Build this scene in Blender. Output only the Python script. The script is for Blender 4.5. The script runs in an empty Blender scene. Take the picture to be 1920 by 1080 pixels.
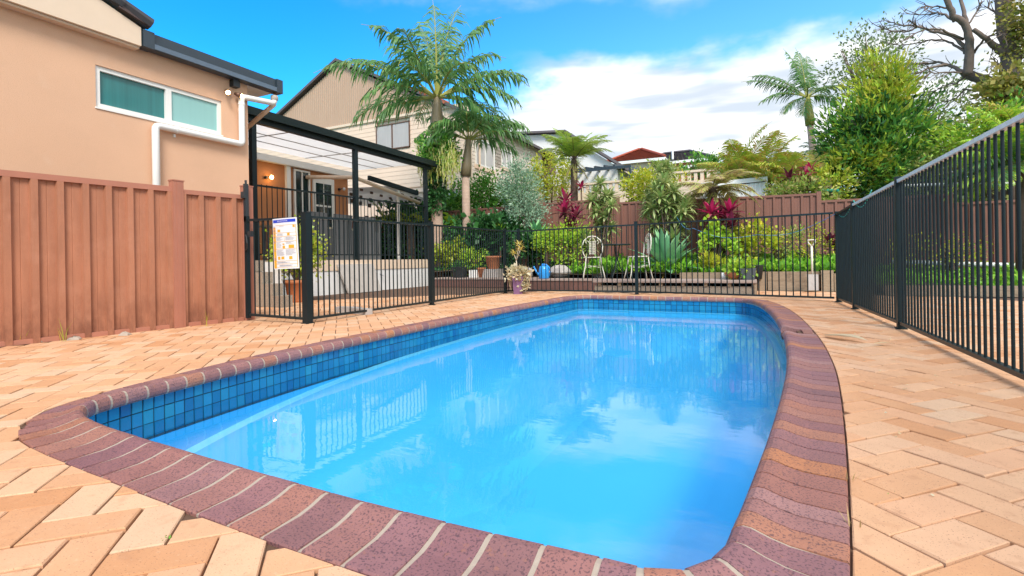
import bpy, math, random
import numpy as np
from mathutils import Vector, Matrix
rng = random.Random(7)
nr = np.random.default_rng(11)
S = bpy.context.scene
COL = S.collection
R = math.radians
sin, cos, pi = math.sin, math.cos, math.pi
# ------------------------------------------------------------------ camera
A = R(26); FOC = 930.0; CH = 0.62; CX = 960.0; CY = 488.5; ROLL = R(.95)
cd = bpy.data.cameras.new('camera'); cam = bpy.data.objects.new('camera', cd); COL.objects.link(cam)
cam.location = (0, 0, CH); cam.rotation_euler = (R(90), ROLL, A)
cd.sensor_width = 36; cd.lens = FOC / 1920 * 36
cd.shift_y = -(540 - CY) / 1920; cd.clip_start = .02; cd.clip_end = 4000
S.camera = cam
# ------------------------------------------------------------------ exposure, sun, sky
S.view_settings.view_transform = 'Standard'; S.view_settings.look = 'None'
S.view_settings.gamma = 1; S.view_settings.use_curve_mapping = False
S.view_settings.exposure = 1.45
SUN_EL, SUN_AZ = R(45), R(142)       # azimuth measured from +Y towards +X
sl = bpy.data.lights.new('sun', 'SUN'); sl.energy = 1.5; sl.angle = R(20); sl.color = (1, .95, .87)
sun = bpy.data.objects.new('sun', sl); COL.objects.link(sun)
sd = Vector((sin(SUN_AZ) * cos(SUN_EL), cos(SUN_AZ) * cos(SUN_EL), sin(SUN_EL)))
sun.rotation_euler = sd.to_track_quat('Z', 'Y').to_euler(); sun.location = (6, -6, 12)

class NT:
    def __init__(s, tree): s.t = tree; s.n = tree.nodes; s.l = tree.links
    def new(s, typ, **kw):
        n = s.n.new(typ)
        for k, v in kw.items(): setattr(n, k, v)
        return n
    def put(s, sock, v):
        if hasattr(v, 'is_output') or isinstance(v, bpy.types.NodeSocket): s.l.new(v, sock)
        elif v is not None: sock.default_value = v
    def math(s, op, a, b=None, c=None, clamp=False):
        n = s.new('ShaderNodeMath', operation=op, use_clamp=clamp)
        s.put(n.inputs[0], a)
        if b is not None: s.put(n.inputs[1], b)
        if c is not None: s.put(n.inputs[2], c)
        return n.outputs[0]
    def vmath(s, op, a, b):
        n = s.new('ShaderNodeVectorMath', operation=op); s.put(n.inputs[0], a); s.put(n.inputs[1], b)
        return n.outputs['Value'] if op in ('DOT_PRODUCT', 'LENGTH') else n.outputs[0]
    def mix(s, f, a, b, blend='MIX'):
        n = s.new('ShaderNodeMix', data_type='RGBA', blend_type=blend)
        s.put(n.inputs[0], f); s.put(n.inputs[6], c4(a)); s.put(n.inputs[7], c4(b))
        return n.outputs[2]
    def ss(s, x, lo, hi):
        n = s.new('ShaderNodeMapRange', interpolation_type='SMOOTHSTEP')
        s.put(n.inputs[0], x); s.put(n.inputs[1], lo); s.put(n.inputs[2], hi)
        return n.outputs[0]
    def noise(s, vec, scale, detail=3, rough=.5):
        n = s.new('ShaderNodeTexNoise'); s.put(n.inputs['Vector'], vec)
        n.inputs['Scale'].default_value = scale; n.inputs['Detail'].default_value = detail
        n.inputs['Roughness'].default_value = rough
        return n.outputs[0]
    def ramp(s, f, stops):
        n = s.new('ShaderNodeValToRGB'); s.put(n.inputs[0], f)
        e = n.color_ramp.elements
        while len(e) < len(stops): e.new(.5)
        for q, (p, c) in zip(e, stops): q.position = p; q.color = c4(c)
        return n.outputs[0]
    def scalev(s, vec, sc):
        n = s.new('ShaderNodeMapping'); s.put(n.inputs[0], vec); n.inputs['Scale'].default_value = sc
        return n.outputs[0]
def c4(c):
    if isinstance(c, (tuple, list)) and len(c) == 3: return (*c, 1)
    return c

W = bpy.data.worlds.new('World'); S.world = W; W.use_nodes = True
w = NT(W.node_tree); w.n.clear()
SKY_STR = .11
sky = w.new('ShaderNodeTexSky', sky_type='NISHITA', sun_disc=False)
sky.sun_elevation = SUN_EL; sky.sun_rotation = SUN_AZ
sky.air_density = 1; sky.dust_density = .3; sky.ozone_density = 2.0
tc = w.new('ShaderNodeTexCoord'); d = w.vmath('NORMALIZE', tc.outputs['Generated'], (0, 0, 0))
sep = w.new('ShaderNodeSeparateXYZ'); w.put(sep.inputs[0], d); z = sep.outputs[2]
fw = w.vmath('DOT_PRODUCT', d, (-sin(A), cos(A), 0)); rt = w.vmath('DOT_PRODUCT', d, (cos(A), sin(A), 0))
az = w.math('ARCTAN2', rt, fw)
el = w.math('ARCSINE', z)
wob = w.noise(w.scalev(d, (3.0, 3.0, 6.0)), 1.6, 5, .55)
wo = w.math('SUBTRACT', wob, .5)
st = w.noise(w.scalev(d, (2.2, 2.2, 17.0)), 1.6, 4, .5)
el2 = w.math('MULTIPLY_ADD', wo, .17, el)
az2 = w.math('MULTIPLY_ADD', wo, .5, az)
b1 = w.math('MULTIPLY', w.ss(az2, -.06, .09), w.math('SUBTRACT', 1, w.ss(el2, .335, .40)))
b1 = w.math('MULTIPLY', b1, w.ss(w.math('ADD', st, w.math('MULTIPLY', el, 1.1)), .44, .62))
# high broken cloud overhead, the bank the water mirrors
hp = w.noise(w.scalev(d, (1, 1, 1.6)), 2.3, 6, .55)
back = w.ss(w.math('ABSOLUTE', az), .9, 1.9)  # extra low cloud added behind the camera to brighten upright faces
b2 = w.math('MULTIPLY', w.ss(w.math('MULTIPLY_ADD', back, .40, el2), .46, .56), w.ss(w.math('MULTIPLY_ADD', w.ss(az, -.9, .15), .14, w.math('MULTIPLY_ADD', back, .06, hp)), .45, .57))
blob = w.math('EXPONENT', w.math('MULTIPLY', -1, w.math('ADD', w.math('POWER', w.math('DIVIDE', w.math('SUBTRACT', az, .30), .34), 2), w.math('POWER', w.math('DIVIDE', w.math('SUBTRACT', el, .62), .16), 2))))
b3 = w.math('MULTIPLY', w.ss(el, .475, .53), w.ss(w.math('MULTIPLY_ADD', blob, .32, hp), .54, .68))
cov = w.math('MAXIMUM', w.math('MAXIMUM', b1, b2), b3)
shade = w.noise(w.scalev(d, (2.2, 2.2, 14.0)), 2.3, 3, .5)
CW = 4.1
cloud = w.ramp(w.ss(shade, .35, .62), [(0, (CW * .62, CW * .70, CW * .80)), (1, (CW * 1.06, CW * 1.06, CW * 1.08))])
lowc = w.mix(w.ss(el, .0, .5), (1.0, 1.22, 1.08), (.42, .98, 1.2))
blue = w.mix(1.0, sky.outputs[0], lowc, 'MULTIPLY')
# the blue deepens away from the clouds (towards the left of the view)
blue = w.mix(w.ss(az, .75, -.55), blue, w.mix(1.0, blue, (.14, .72, 1.05), 'MULTIPLY'))
col = w.mix(cov, blue, cloud)
bg = w.new('ShaderNodeBackground'); w.put(bg.inputs[0], col); bg.inputs[1].default_value = SKY_STR
wo_ = w.new('ShaderNodeOutputWorld'); w.l.new(bg.outputs[0], wo_.inputs[0])

# ------------------------------------------------------------------ pixel of the survey photograph -> place in the scene
def ray(px, py):
    a = px - CX; b = CY - py; c, s_ = cos(ROLL), sin(ROLL)
    u, v = (a * c + b * s_) / FOC, (-a * s_ + b * c) / FOC
    return Vector((u * cos(A) - sin(A), u * sin(A) + cos(A), v))
def aty(px, py, y): r = ray(px, py); t = y / r.y; return Vector((r.x * t, y, CH + r.z * t))
def atx(px, py, x): r = ray(px, py); t = x / r.x; return Vector((x, r.y * t, CH + r.z * t))
def atz(px, py, z=0): r = ray(px, py); t = (z - CH) / r.z; return Vector((r.x * t, r.y * t, z))
# ------------------------------------------------------------------ materials
MATS = {}
def M(name, col, rough=.6, metal=0, var=.12, scale=6, specks=None, isl=None, bump=0, bscale=120,
      trans=0, emit=None, stretch=None, dirt=None, base_dirt=None, spec=.5, objrand=0, coat=0, alpha=None):
    m = bpy.data.materials.new(name); m.use_nodes = True; t = NT(m.node_tree)
    p = t.n['Principled BSDF']; out = t.n['Material Output']
    geo = t.new('ShaderNodeNewGeometry'); pos = geo.outputs['Position']
    base = c4(col)
    if isl:
        oi = t.new('ShaderNodeObjectInfo')
        rv = t.math('FRACT', t.math('ADD', geo.outputs['Random Per Island'], oi.outputs['Random']))
        n = len(isl); base = t.ramp(rv, [((i + .0) / max(1, n - 1) if n > 1 else 0, c) for i, c in enumerate(isl)])
    if objrand:
        oi = t.new('ShaderNodeObjectInfo')
        k = t.math('MULTIPLY_ADD', oi.outputs['Random'], objrand, 1 - objrand / 2)
        base = t.vmath('SCALE', base, None) if False else t.mix(1.0, base, comb(t, k), 'MULTIPLY')
    if var:
        v = t.scalev(pos, stretch) if stretch else pos
        nz = t.noise(v, scale, 5, .6)
        k = t.math('MULTIPLY_ADD', nz, var * 3, 1 - var * 1.5)
        base = t.mix(1.0, base, comb(t, k), 'MULTIPLY')
    if specks:
        for (sc, lo, hi, c, amt) in specks:
            f = t.ss(t.noise(pos, sc, 2, .6), lo, hi)
            base = t.mix(t.math('MULTIPLY', f, amt), base, c)
    if dirt:
        sc, lo, hi, c, amt = dirt
        f = t.ss(t.noise(pos, sc, 6, .65), lo, hi)
        base = t.mix(t.math('MULTIPLY', f, amt), base, c)
    if base_dirt:
        sx = t.new('ShaderNodeSeparateXYZ'); t.put(sx.inputs[0], pos)
        f = t.math('MULTIPLY', t.ss(sx.outputs[2], base_dirt[0], .0), t.ss(t.noise(t.scalev(pos, (7, 7, 3)), 1.6, 6, .7), .28, .7))
        base = t.mix(t.math('MULTIPLY', f, base_dirt[2]), base, base_dirt[1])
    t.put(p.inputs['Base Color'], base)
    p.inputs['Roughness'].default_value = rough; p.inputs['Metallic'].default_value = metal
    p.inputs['Specular IOR Level'].default_value = spec
    if coat: p.inputs['Coat Weight'].default_value = coat; p.inputs['Coat Roughness'].default_value = .1
    if bump:
        b = t.new('ShaderNodeBump'); b.inputs['Strength'].default_value = min(1, bump * 20); b.inputs['Distance'].default_value = .004
        t.put(b.inputs['Height'], t.noise(pos, bscale, 4, .6)); t.l.new(b.outputs[0], p.inputs['Normal'])
    if emit: p.inputs['Emission Color'].default_value = c4(emit[0]); p.inputs['Emission Strength'].default_value = emit[1]
    if trans:
        tr = t.new('ShaderNodeBsdfTranslucent'); t.put(tr.inputs[0], base)
        mx = t.new('ShaderNodeMixShader'); mx.inputs[0].default_value = trans
        t.l.new(p.outputs[0], mx.inputs[1]); t.l.new(tr.outputs[0], mx.inputs[2]); t.l.new(mx.outputs[0], out.inputs[0])
    MATS[name] = m; return m
def comb(t, k):
    n = t.new('ShaderNodeCombineXYZ')
    for i in range(3): t.put(n.inputs[i], k)
    return n.outputs[0]
def leafmat(name, cols, rough=.45, tr=.3):
    cols = [tuple(min(.66, v * 1.5) for v in c) for c in cols]
    return M(name, cols[0], rough=rough, isl=cols, var=.15, scale=3, trans=tr, spec=.35)

BR = .105
m_paver = M('paver_clay', (.55, .3, .16), rough=.85, isl=[(.60, .34, .19), (.62, .37, .22), (.57, .30, .155), (.64, .365, .215), (.61, .41, .265), (.65, .385, .225), (.53, .255, .12), (.62, .36, .20)],
            var=.08, scale=9, specks=[(240, .62, .70, (.22, .10, .06), .75), (90, .60, .75, (.70, .5, .34), .25), (16, .56, .74, (.40, .19, .10), .35)], dirt=(1.1, .5, .75, (.70, .47, .32), .3), bump=.012, bscale=420, spec=.25)
m_coping = M('coping_brick', (.25, .1, .1), rough=.62, isl=[(.20, .095, .10), (.31, .14, .12), (.23, .11, .125), (.35, .145, .095), (.27, .135, .135), (.42, .17, .075), (.22, .10, .11), (.33, .17, .155)],
             var=.14, scale=13, specks=[(170, .54, .62, (.06, .032, .045), .7), (60, .6, .75, (.36, .15, .08), .35)], bump=.015, bscale=300, spec=.4)
m_mortar = M('mortar', (.38, .31, .25), rough=.95, var=.1, scale=60, bump=.02, bscale=300)
m_sand = M('joint_sand', (.12, .065, .04), rough=1, var=.2, scale=20)
m_soil = M('garden_soil', (.11, .075, .045), rough=1, var=.3, scale=8, bump=.05, bscale=30)
m_ground = M('grass_ground', (.08, .11, .04), rough=1, var=.3, scale=.6)
m_shell = M('pool_paint', (.06, .46, .86), rough=.35, var=.03, scale=1.2, spec=.3)
m_ledge = M('pool_ledge_lit', (.22, .66, .92), rough=.4, var=.06, scale=14)  # paler than the shell: light caught by ledge tops, put into the colour
m_grout = M('tile_grout', (.006, .028, .045), rough=.8)
m_tile = M('glass_tile', (.0, .2, .4), rough=.08, isl=[(.006, .14, .31), (.012, .19, .38), (.005, .12, .28), (.009, .16, .35), (.015, .21, .36), (.005, .10, .27)], var=.05, scale=30, spec=.6)
m_skim = M('skimmer_shade', (.08, .03, .02), rough=.9, var=.3, scale=20)
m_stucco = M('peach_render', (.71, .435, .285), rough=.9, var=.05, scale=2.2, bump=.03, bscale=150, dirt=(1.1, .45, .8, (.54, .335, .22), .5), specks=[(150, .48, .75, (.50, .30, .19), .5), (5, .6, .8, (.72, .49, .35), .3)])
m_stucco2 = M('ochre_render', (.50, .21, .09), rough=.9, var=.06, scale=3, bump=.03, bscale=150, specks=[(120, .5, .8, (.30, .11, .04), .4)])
m_cream = M('cream_paint', (.74, .58, .44), rough=.7, var=.05, scale=3)
m_white = M('white_paint', (.80, .79, .76), rough=.45, var=.03, scale=5)
m_pvc = M('pvc_pipe', (.80, .80, .78), rough=.3, var=.03, scale=5)
m_dark = M('charcoal_steel', (.008, .016, .019), rough=.42, var=.1, scale=9, spec=.3)
m_darkrail = M('charcoal_rail', (.010, .019, .022), rough=.36, var=.12, scale=14, spec=.4)
m_alu = M('bare_aluminium', (.74, .78, .73), rough=.4, metal=.2, var=.2, scale=30)
m_gut = M('slate_gutter', (.03, .045, .06), rough=.35, var=.08, scale=4)
m_gutlip = M('gutter_lip', (.10, .14, .19), rough=.35)
m_fence = M('terracotta_sheet', (.39, .165, .095), rough=.6, var=.22, scale=3, stretch=(4, 4, .7), dirt=(4, .48, .72, (.46, .215, .135), .5), specks=[(220, .5, .75, (.28, .10, .06), .45)], bump=.006, bscale=200, spec=.3, base_dirt=(.55, (.17, .065, .04), .8))
m_fencepost = M('terracotta_post', (.40, .165, .11), rough=.55, var=.1, scale=5, spec=.3)
m_bfence = M('brown_sheet', (.25, .115, .085), rough=.6, var=.15, scale=2, stretch=(3, 3, .6), specks=[(60, .5, .75, (.13, .05, .04), .4)], spec=.3)
m_glassG = M('teal_blind_glass', (.025, .17, .17), rough=.06, var=.22, scale=2.2, stretch=(1, 9, .25), spec=.5)
m_glassL = M('frosted_glass', (.26, .50, .48), rough=.12, var=.04, scale=2, stretch=(1, 10, .3), spec=.5)
m_glassD = M('dark_glass', (.015, .03, .035), rough=.05, var=.3, scale=1.5, spec=.8)
m_glassC = M('curtain_glass', (.42, .40, .39), rough=.1, var=.12, scale=3, stretch=(6, 6, .4), spec=.6)
m_rooftile = M('black_roof_tile', (.035, .04, .05), rough=.6, isl=[(.03, .035, .045), (.06, .05, .05), (.09, .05, .045)], var=.2, scale=12)
m_redroof = M('red_roof_tile', (.38, .08, .035), rough=.7, isl=[(.40, .09, .04), (.32, .06, .03), (.45, .12, .06)], var=.1, scale=4)
m_greyroof = M('grey_roof_tile', (.12, .10, .11), rough=.8, isl=[(.12, .10, .11), (.09, .08, .09), (.15, .13, .14)], var=.1, scale=4)
m_corr = M('tan_corrugated', (.46, .31, .215), rough=.5, var=.06, scale=2, stretch=(2, 2, .4))
m_wboard = M('cream_weatherboard', (.78, .59, .45), rough=.6, var=.05, scale=3)
m_wboardL = M('pale_weatherboard', (.72, .62, .53), rough=.6, var=.05, scale=3)
m_brick = M('orange_brick', (.45, .20, .10), rough=.9, var=.15, scale=3)
m_conc = M('aggregate_concrete', (.33, .27, .21), rough=.95, var=.2, scale=30, specks=[(150, .5, .62, (.10, .075, .05), .75), (110, .62, .7, (.6, .52, .42), .8)], bump=.04, bscale=130)
m_conc2 = M('grey_concrete', (.42, .38, .35), rough=.9, var=.12, scale=7, dirt=(6, .5, .7, (.28, .26, .24), .5))
m_whwall = M('white_render', (.74, .73, .72), rough=.85, var=.06, scale=4, dirt=(3, .55, .8, (.5, .47, .44), .4))
m_sleeper = M('weathered_sleeper', (.30, .22, .15), rough=.95, isl=[(.30, .22, .15), (.36, .27, .18), (.25, .18, .12)], var=.3, scale=6, stretch=(2, 2, 12), dirt=(4, .55, .7, (.12, .08, .05), .6))
m_deck = M('deck_boards', (.34, .25, .21), rough=.8, isl=[(.36, .27, .23), (.30, .22, .19), (.40, .31, .27)], var=.15, scale=6, stretch=(1, 10, 1))
m_brownb = M('brown_fascia', (.15, .075, .06), rough=.7, var=.2, scale=5)
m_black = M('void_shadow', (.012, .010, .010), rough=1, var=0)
m_poly = M('twinwall_sheet', (.92, .90, .88), rough=.3, var=.03, scale=4, trans=.72)
m_alwhite = M('awning_sheet', (.75, .74, .72), rough=.4, var=.05, scale=4, trans=.45)
m_terra = M('terracotta_pot', (.52, .19, .08), rough=.75, var=.12, scale=14, bump=.01, bscale=90)
m_purple = M('purple_pot', (.20, .095, .20), rough=.5, var=.1, scale=9)
m_blue = M('blue_plastic', (.03, .30, .74), rough=.3, var=.03)
m_blackpl = M('black_plastic', (.025, .03, .034), rough=.5, var=.1)
m_greypl = M('grey_plastic', (.09, .10, .11), rough=.6, var=.1)
m_wicker = M('grey_wicker', (.12, .125, .13), rough=.8, var=.3, scale=90, bump=.03, bscale=200)
m_tabletop = M('table_top', (.35, .31, .22), rough=.5)
m_iron = M('white_iron', (.70, .66, .56), rough=.5, var=.12, scale=40)
m_wood = M('shovel_wood', (.55, .46, .34), rough=.7, var=.15, scale=20)
m_rope = M('blue_rope', (.08, .30, .62), rough=.8, var=.1)
m_green = M('green_pipe', (.03, .35, .26), rough=.5)
m_bulb = M('lit_bulb', (1, .7, .3), emit=((1, .62, .22), 14), var=0)
m_lens = M('lamp_lens', (.6, .6, .6), rough=.2, var=0)
m_bronze = M('bronze_fitting', (.16, .08, .05), rough=.4, metal=.4)
m_brass = M('tap_brass', (.5, .5, .52), rough=.3, metal=.6)
m_signw = M('sign_white', (.80, .80, .82), rough=.45, var=.02)
m_signb = M('sign_blue', (.015, .06, .55), rough=.45, var=0)
m_signo = M('sign_orange', (.82, .40, .03), rough=.45, var=0)
m_signk = M('sign_print', (.30, .30, .33), rough=.5, var=0)
m_trunkp = M('palm_trunk', (.42, .30, .23), rough=.9, var=.15, scale=3, stretch=(1, 1, 12), dirt=(9, .5, .7, (.26, .18, .13), .5), bump=.04, bscale=40)
m_shaft = M('palm_crownshaft', (.22, .17, .10), rough=.5, var=.2, scale=4, stretch=(3, 3, .5))
m_bark = M('brown_bark', (.13, .085, .06), rough=.95, var=.35, scale=14, bump=.06, bscale=60)
m_barkg = M('grey_dead_bark', (.17, .125, .10), rough=.95, var=.35, scale=9, bump=.06, bscale=50)
m_rachis = M('frond_stalk', (.28, .28, .06), rough=.5, var=.1)
L_palm = leafmat('palm_leaf', [(.050, .135, .035), (.09, .20, .05), (.035, .10, .03), (.14, .23, .07), (.06, .16, .05)])
L_palmfar = leafmat('far_palm_leaf', [(.05, .13, .03), (.08, .17, .035), (.03, .09, .03)])
L_golden = leafmat('golden_cane_leaf', [(.34, .40, .045), (.18, .32, .04), (.46, .33, .06), (.28, .38, .045), (.42, .22, .08), (.15, .28, .04)])
L_pale = leafmat('pale_olive_leaf', [(.34, .38, .10), (.24, .31, .06), (.42, .42, .16), (.16, .24, .05), (.36, .32, .12)])
L_fern = leafmat('fern_leaf', [(.27, .37, .05), (.18, .29, .05), (.36, .42, .07), (.12, .22, .04)])
L_fernb = leafmat('dry_fern_leaf', [(.38, .34, .10), (.27, .35, .07), (.38, .26, .12), (.26, .19, .10), (.42, .42, .12)])
L_wattle = leafmat('silver_wattle_leaf', [(.22, .33, .23), (.16, .27, .17), (.30, .40, .28), (.12, .22, .13)])
L_yellow = leafmat('yellow_bush_leaf', [(.36, .37, .02), (.25, .33, .025), (.45, .38, .03), (.18, .28, .03)])
L_hedge = leafmat('hedge_leaf', [(.045, .16, .02), (.08, .24, .03), (.14, .32, .04), (.03, .10, .015), (.22, .34, .06)])
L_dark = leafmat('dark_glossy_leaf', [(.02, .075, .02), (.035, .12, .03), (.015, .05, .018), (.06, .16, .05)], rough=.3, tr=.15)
L_lime = leafmat('lime_leaf', [(.20, .38, .03), (.32, .45, .04), (.12, .28, .03), (.42, .46, .04)])
L_jade = leafmat('jade_leaf', [(.30, .36, .03), (.18, .28, .03), (.42, .42, .05), (.10, .18, .03)], rough=.3)
L_agave = M('agave_leaf', (.14, .32, .15), rough=.4, isl=[(.20, .46, .22), (.27, .54, .27), (.15, .38, .19)], var=.12, scale=7, trans=.15)
L_agave2 = M('foxtail_agave_leaf', (.14, .36, .14), rough=.4, isl=[(.15, .45, .18), (.28, .56, .18), (.12, .38, .17)], var=.12, scale=7, trans=.2)
L_drac = leafmat('striped_leaf', [(.18, .28, .08), (.34, .38, .15), (.12, .22, .06), (.42, .42, .20), (.10, .17, .045)])
L_cord = leafmat('magenta_leaf', [(.32, .015, .07), (.42, .02, .10), (.12, .012, .035), (.055, .01, .02), (.48, .10, .14)], rough=.35)
L_cordd = leafmat('maroon_leaf', [(.09, .015, .03), (.05, .01, .02), (.16, .02, .05), (.03, .012, .016)], rough=.35)
L_conif = leafmat('robusta_leaf', [(.05, .17, .03), (.10, .26, .035), (.03, .10, .03), (.20, .34, .04), (.32, .40, .04)])
L_conify = leafmat('robusta_young_leaf', [(.36, .42, .03), (.26, .36, .03), (.40, .34, .05), (.16, .30, .03)])
L_euc = leafmat('gum_leaf', [(.10, .15, .05), (.15, .20, .07), (.20, .24, .10), (.07, .10, .035)])
L_ivy = leafmat('ivy_leaf', [(.26, .24, .04), (.15, .18, .03), (.32, .24, .07), (.10, .13, .025)])
L_mix = leafmat('mixed_shrub_leaf', [(.14, .24, .04), (.24, .32, .05), (.08, .15, .03), (.34, .34, .10), (.30, .22, .10)])
L_dry = leafmat('dry_leaf', [(.55, .42, .26), (.48, .34, .20), (.62, .50, .34)], rough=.8)
L_orange = leafmat('yellowed_leaf', [(.62, .38, .08), (.55, .28, .06), (.66, .48, .16)], rough=.6)
L_grass = leafmat('weed_leaf', [(.10, .28, .02), (.18, .38, .03), (.06, .18, .015), (.28, .42, .04)])
L_spray = leafmat('flower_spray', [(.40, .34, .10), (.28, .34, .05), (.50, .40, .20), (.20, .32, .03)])

# ------------------------------------------------------------------ mesh tools
class MB:
    def __init__(s): s.v = []; s.f = []
    def add(s, vs, fs):
        o = len(s.v); s.v += [tuple(p) for p in vs]; s.f += [tuple(i + o for i in f) for f in fs]; return s
    def box(s, x0, y0, z0, x1, y1, z1):
        x0, x1 = min(x0, x1), max(x0, x1); y0, y1 = min(y0, y1), max(y0, y1); z0, z1 = min(z0, z1), max(z0, z1)
        return s.add([(x0, y0, z0), (x1, y0, z0), (x1, y1, z0), (x0, y1, z0), (x0, y0, z1), (x1, y0, z1), (x1, y1, z1), (x0, y1, z1)],
                     [(0, 3, 2, 1), (4, 5, 6, 7), (0, 1, 5, 4), (1, 2, 6, 5), (2, 3, 7, 6), (3, 0, 4, 7)])
    def beam(s, a, b, w_, h, up=(0, 0, 1)):
        a = Vector(a); b = Vector(b); d_ = (b - a).normalized(); up = Vector(up)
        sx = d_.cross(up).normalized(); sz = sx.cross(d_).normalized()
        q = []
        for p in (a, b):
            for i, j in ((-1, -1), (1, -1), (1, 1), (-1, 1)): q.append(p + sx * i * w_ / 2 + sz * j * h / 2)
        return s.add(q, [(0, 3, 2, 1), (4, 5, 6, 7), (0, 1, 5, 4), (1, 2, 6, 5), (2, 3, 7, 6), (3, 0, 4, 7)])
    def tube(s, pts, rad, n=8, caps=True):
        pts = [Vector(p) for p in pts]; m_ = len(pts)
        if not hasattr(rad, '__len__'): rad = [rad] * m_
        vs = []; prev = None
        for i, p in enumerate(pts):
            t = (pts[min(i + 1, m_ - 1)] - pts[max(i - 1, 0)]).normalized()
            if prev is None:
                ref = Vector((0, 0, 1)) if abs(t.z) < .9 else Vector((1, 0, 0)); x = t.cross(ref).normalized()
            else: x = (prev - t * prev.dot(t)).normalized()
            prev = x; y = t.cross(x)
            for k in range(n):
                a_ = 2 * pi * k / n; vs.append(p + (x * cos(a_) + y * sin(a_)) * rad[i])
        fs = [(i * n + k, i * n + (k + 1) % n, (i + 1) * n + (k + 1) % n, (i + 1) * n + k) for i in range(m_ - 1) for k in range(n)]
        if caps: fs += [tuple(range(n - 1, -1, -1)), tuple((m_ - 1) * n + k for k in range(n))]
        return s.add(vs, fs)
    def lathe(s, prof, c=(0, 0, 0), n=20):
        c = Vector(c); vs = []
        for r_, z_ in prof:
            for k in range(n): a_ = 2 * pi * k / n; vs.append((c.x + r_ * cos(a_), c.y + r_ * sin(a_), c.z + z_))
        m_ = len(prof)
        fs = [(i * n + k, i * n + (k + 1) % n, (i + 1) * n + (k + 1) % n, (i + 1) * n + k) for i in range(m_ - 1) for k in range(n)]
        return s.add(vs, fs)
    def poly_prism(s, poly, z0, z1, ch=.003, rise=None):
        """ccw polygon with a worn upper edge"""
        n = len(poly); cx = sum(p[0] for p in poly) / n; cy = sum(p[1] for p in poly) / n
        vs = [(x, y, z0) for x, y in poly] + [(x, y, z1 - ch) for x, y in poly]
        top = []
        for x, y in poly:
            dx, dy = cx - x, cy - y; l_ = math.hypot(dx, dy) or 1; k = min(.4, ch * 1.5 / l_)
            top.append((x + dx * k, y + dy * k, z1 + (rise(x, y) if rise else 0)))
        vs += top
        fs = [tuple(2 * n + i for i in range(n))]
        for i in range(n):
            j = (i + 1) % n; fs += [(i, j, n + j, n + i), (n + i, n + j, 2 * n + j, 2 * n + i)]
        return s.add(vs, fs)
    def extrude_x(s, poly, x0, x1):   # polygon in (y,z)
        n = len(poly); vs = [(x0, y, z_) for y, z_ in poly] + [(x1, y, z_) for y, z_ in poly]
        return s.add(vs, [tuple(range(n)), tuple(range(2 * n - 1, n - 1, -1))] + [(i, (i + 1) % n, n + (i + 1) % n, n + i) for i in range(n)])
    def extrude_y(s, poly, y0, y1):   # polygon in (x,z)
        n = len(poly); vs = [(x, y0, z_) for x, z_ in poly] + [(x, y1, z_) for x, z_ in poly]
        return s.add(vs, [tuple(range(n)), tuple(range(2 * n - 1, n - 1, -1))] + [(i, (i + 1) % n, n + (i + 1) % n, n + i) for i in range(n)])
    def leaf(s, base, az_, el_, L, w_, droop=.8, seg=5, fold=.25, shape=None, roll=0):
        """a strap leaf: a folded blade that starts at azimuth/elevation and droops"""
        shape = shape or (lambda t: math.sin(min(1, t * 1.1 + .12) * pi) ** .6 if t < .92 else .25 * (1 - t) / .08)
        p = Vector(base); e = el_; o = len(s.v); side = Vector((-sin(az_), cos(az_), 0))
        for i in range(seg + 1):
            t = i / seg; ww = w_ * max(.03, shape(t)) / 2
            dr = Vector((cos(az_) * cos(e), sin(az_) * cos(e), sin(e))); up = side.cross(dr) * -1
            sd_ = side * cos(roll) + up * sin(roll)
            s.v += [tuple(p - sd_ * ww + up * ww * fold), tuple(p), tuple(p + sd_ * ww + up * ww * fold)]
            p = p + dr * (L / seg); e -= droop / seg * (.4 + 1.2 * t)
        for i in range(seg):
            a_ = o + i * 3; s.f += [(a_, a_ + 1, a_ + 4, a_ + 3), (a_ + 1, a_ + 2, a_ + 5, a_ + 4)]
        return s
    def mesh(s, name, mat=None, smooth=False, off=None):
        me = bpy.data.meshes.new(name)
        v = s.v if off is None else [(x - off[0], y - off[1], z_ - off[2]) for x, y, z_ in s.v]
        me.from_pydata(v, [], s.f)
        if mat: me.materials.append(mat)
        if smooth: me.polygons.foreach_set('use_smooth', [True] * len(me.polygons))
        me.update(); return me
def base_of(o):
    v = Vector((0, 0, 0))
    while o is not None: v += o.location; o = o.parent
    return v
def link(name, me, parent=None, loc=(0, 0, 0), rot=(0, 0, 0), scale=None):
    o = bpy.data.objects.new(name, me); COL.objects.link(o); o.location = loc; o.rotation_euler = rot
    if scale: o.scale = scale
    if parent: o.parent = parent
    return o
def part(name, mb, mat, parent=None, smooth=False, kind=None):
    """mb holds world coordinates"""
    off = base_of(parent) if parent else None
    o = link(name, mb.mesh(name, mat, smooth, off), parent)
    if kind: o['kind'] = kind
    return o
def tag(o, label, cat, group=None):
    o['label'] = label; o['category'] = cat
    if group: o['group'] = group
    return o
def thing(name, label, cat, loc=(0, 0, 0), group=None, rot=0):
    o = bpy.data.objects.new(name, None); COL.objects.link(o); o.location = loc; o.rotation_euler = (0, 0, rot)
    o.empty_display_size = .1
    return tag(o, label, cat, group)
def struct(name, mb, mat, smooth=False): o = part(name, mb, mat, None, smooth); o['kind'] = 'structure'; return o
def soloparts(o, label, cat, group=None): return tag(o, label, cat, group)

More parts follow.
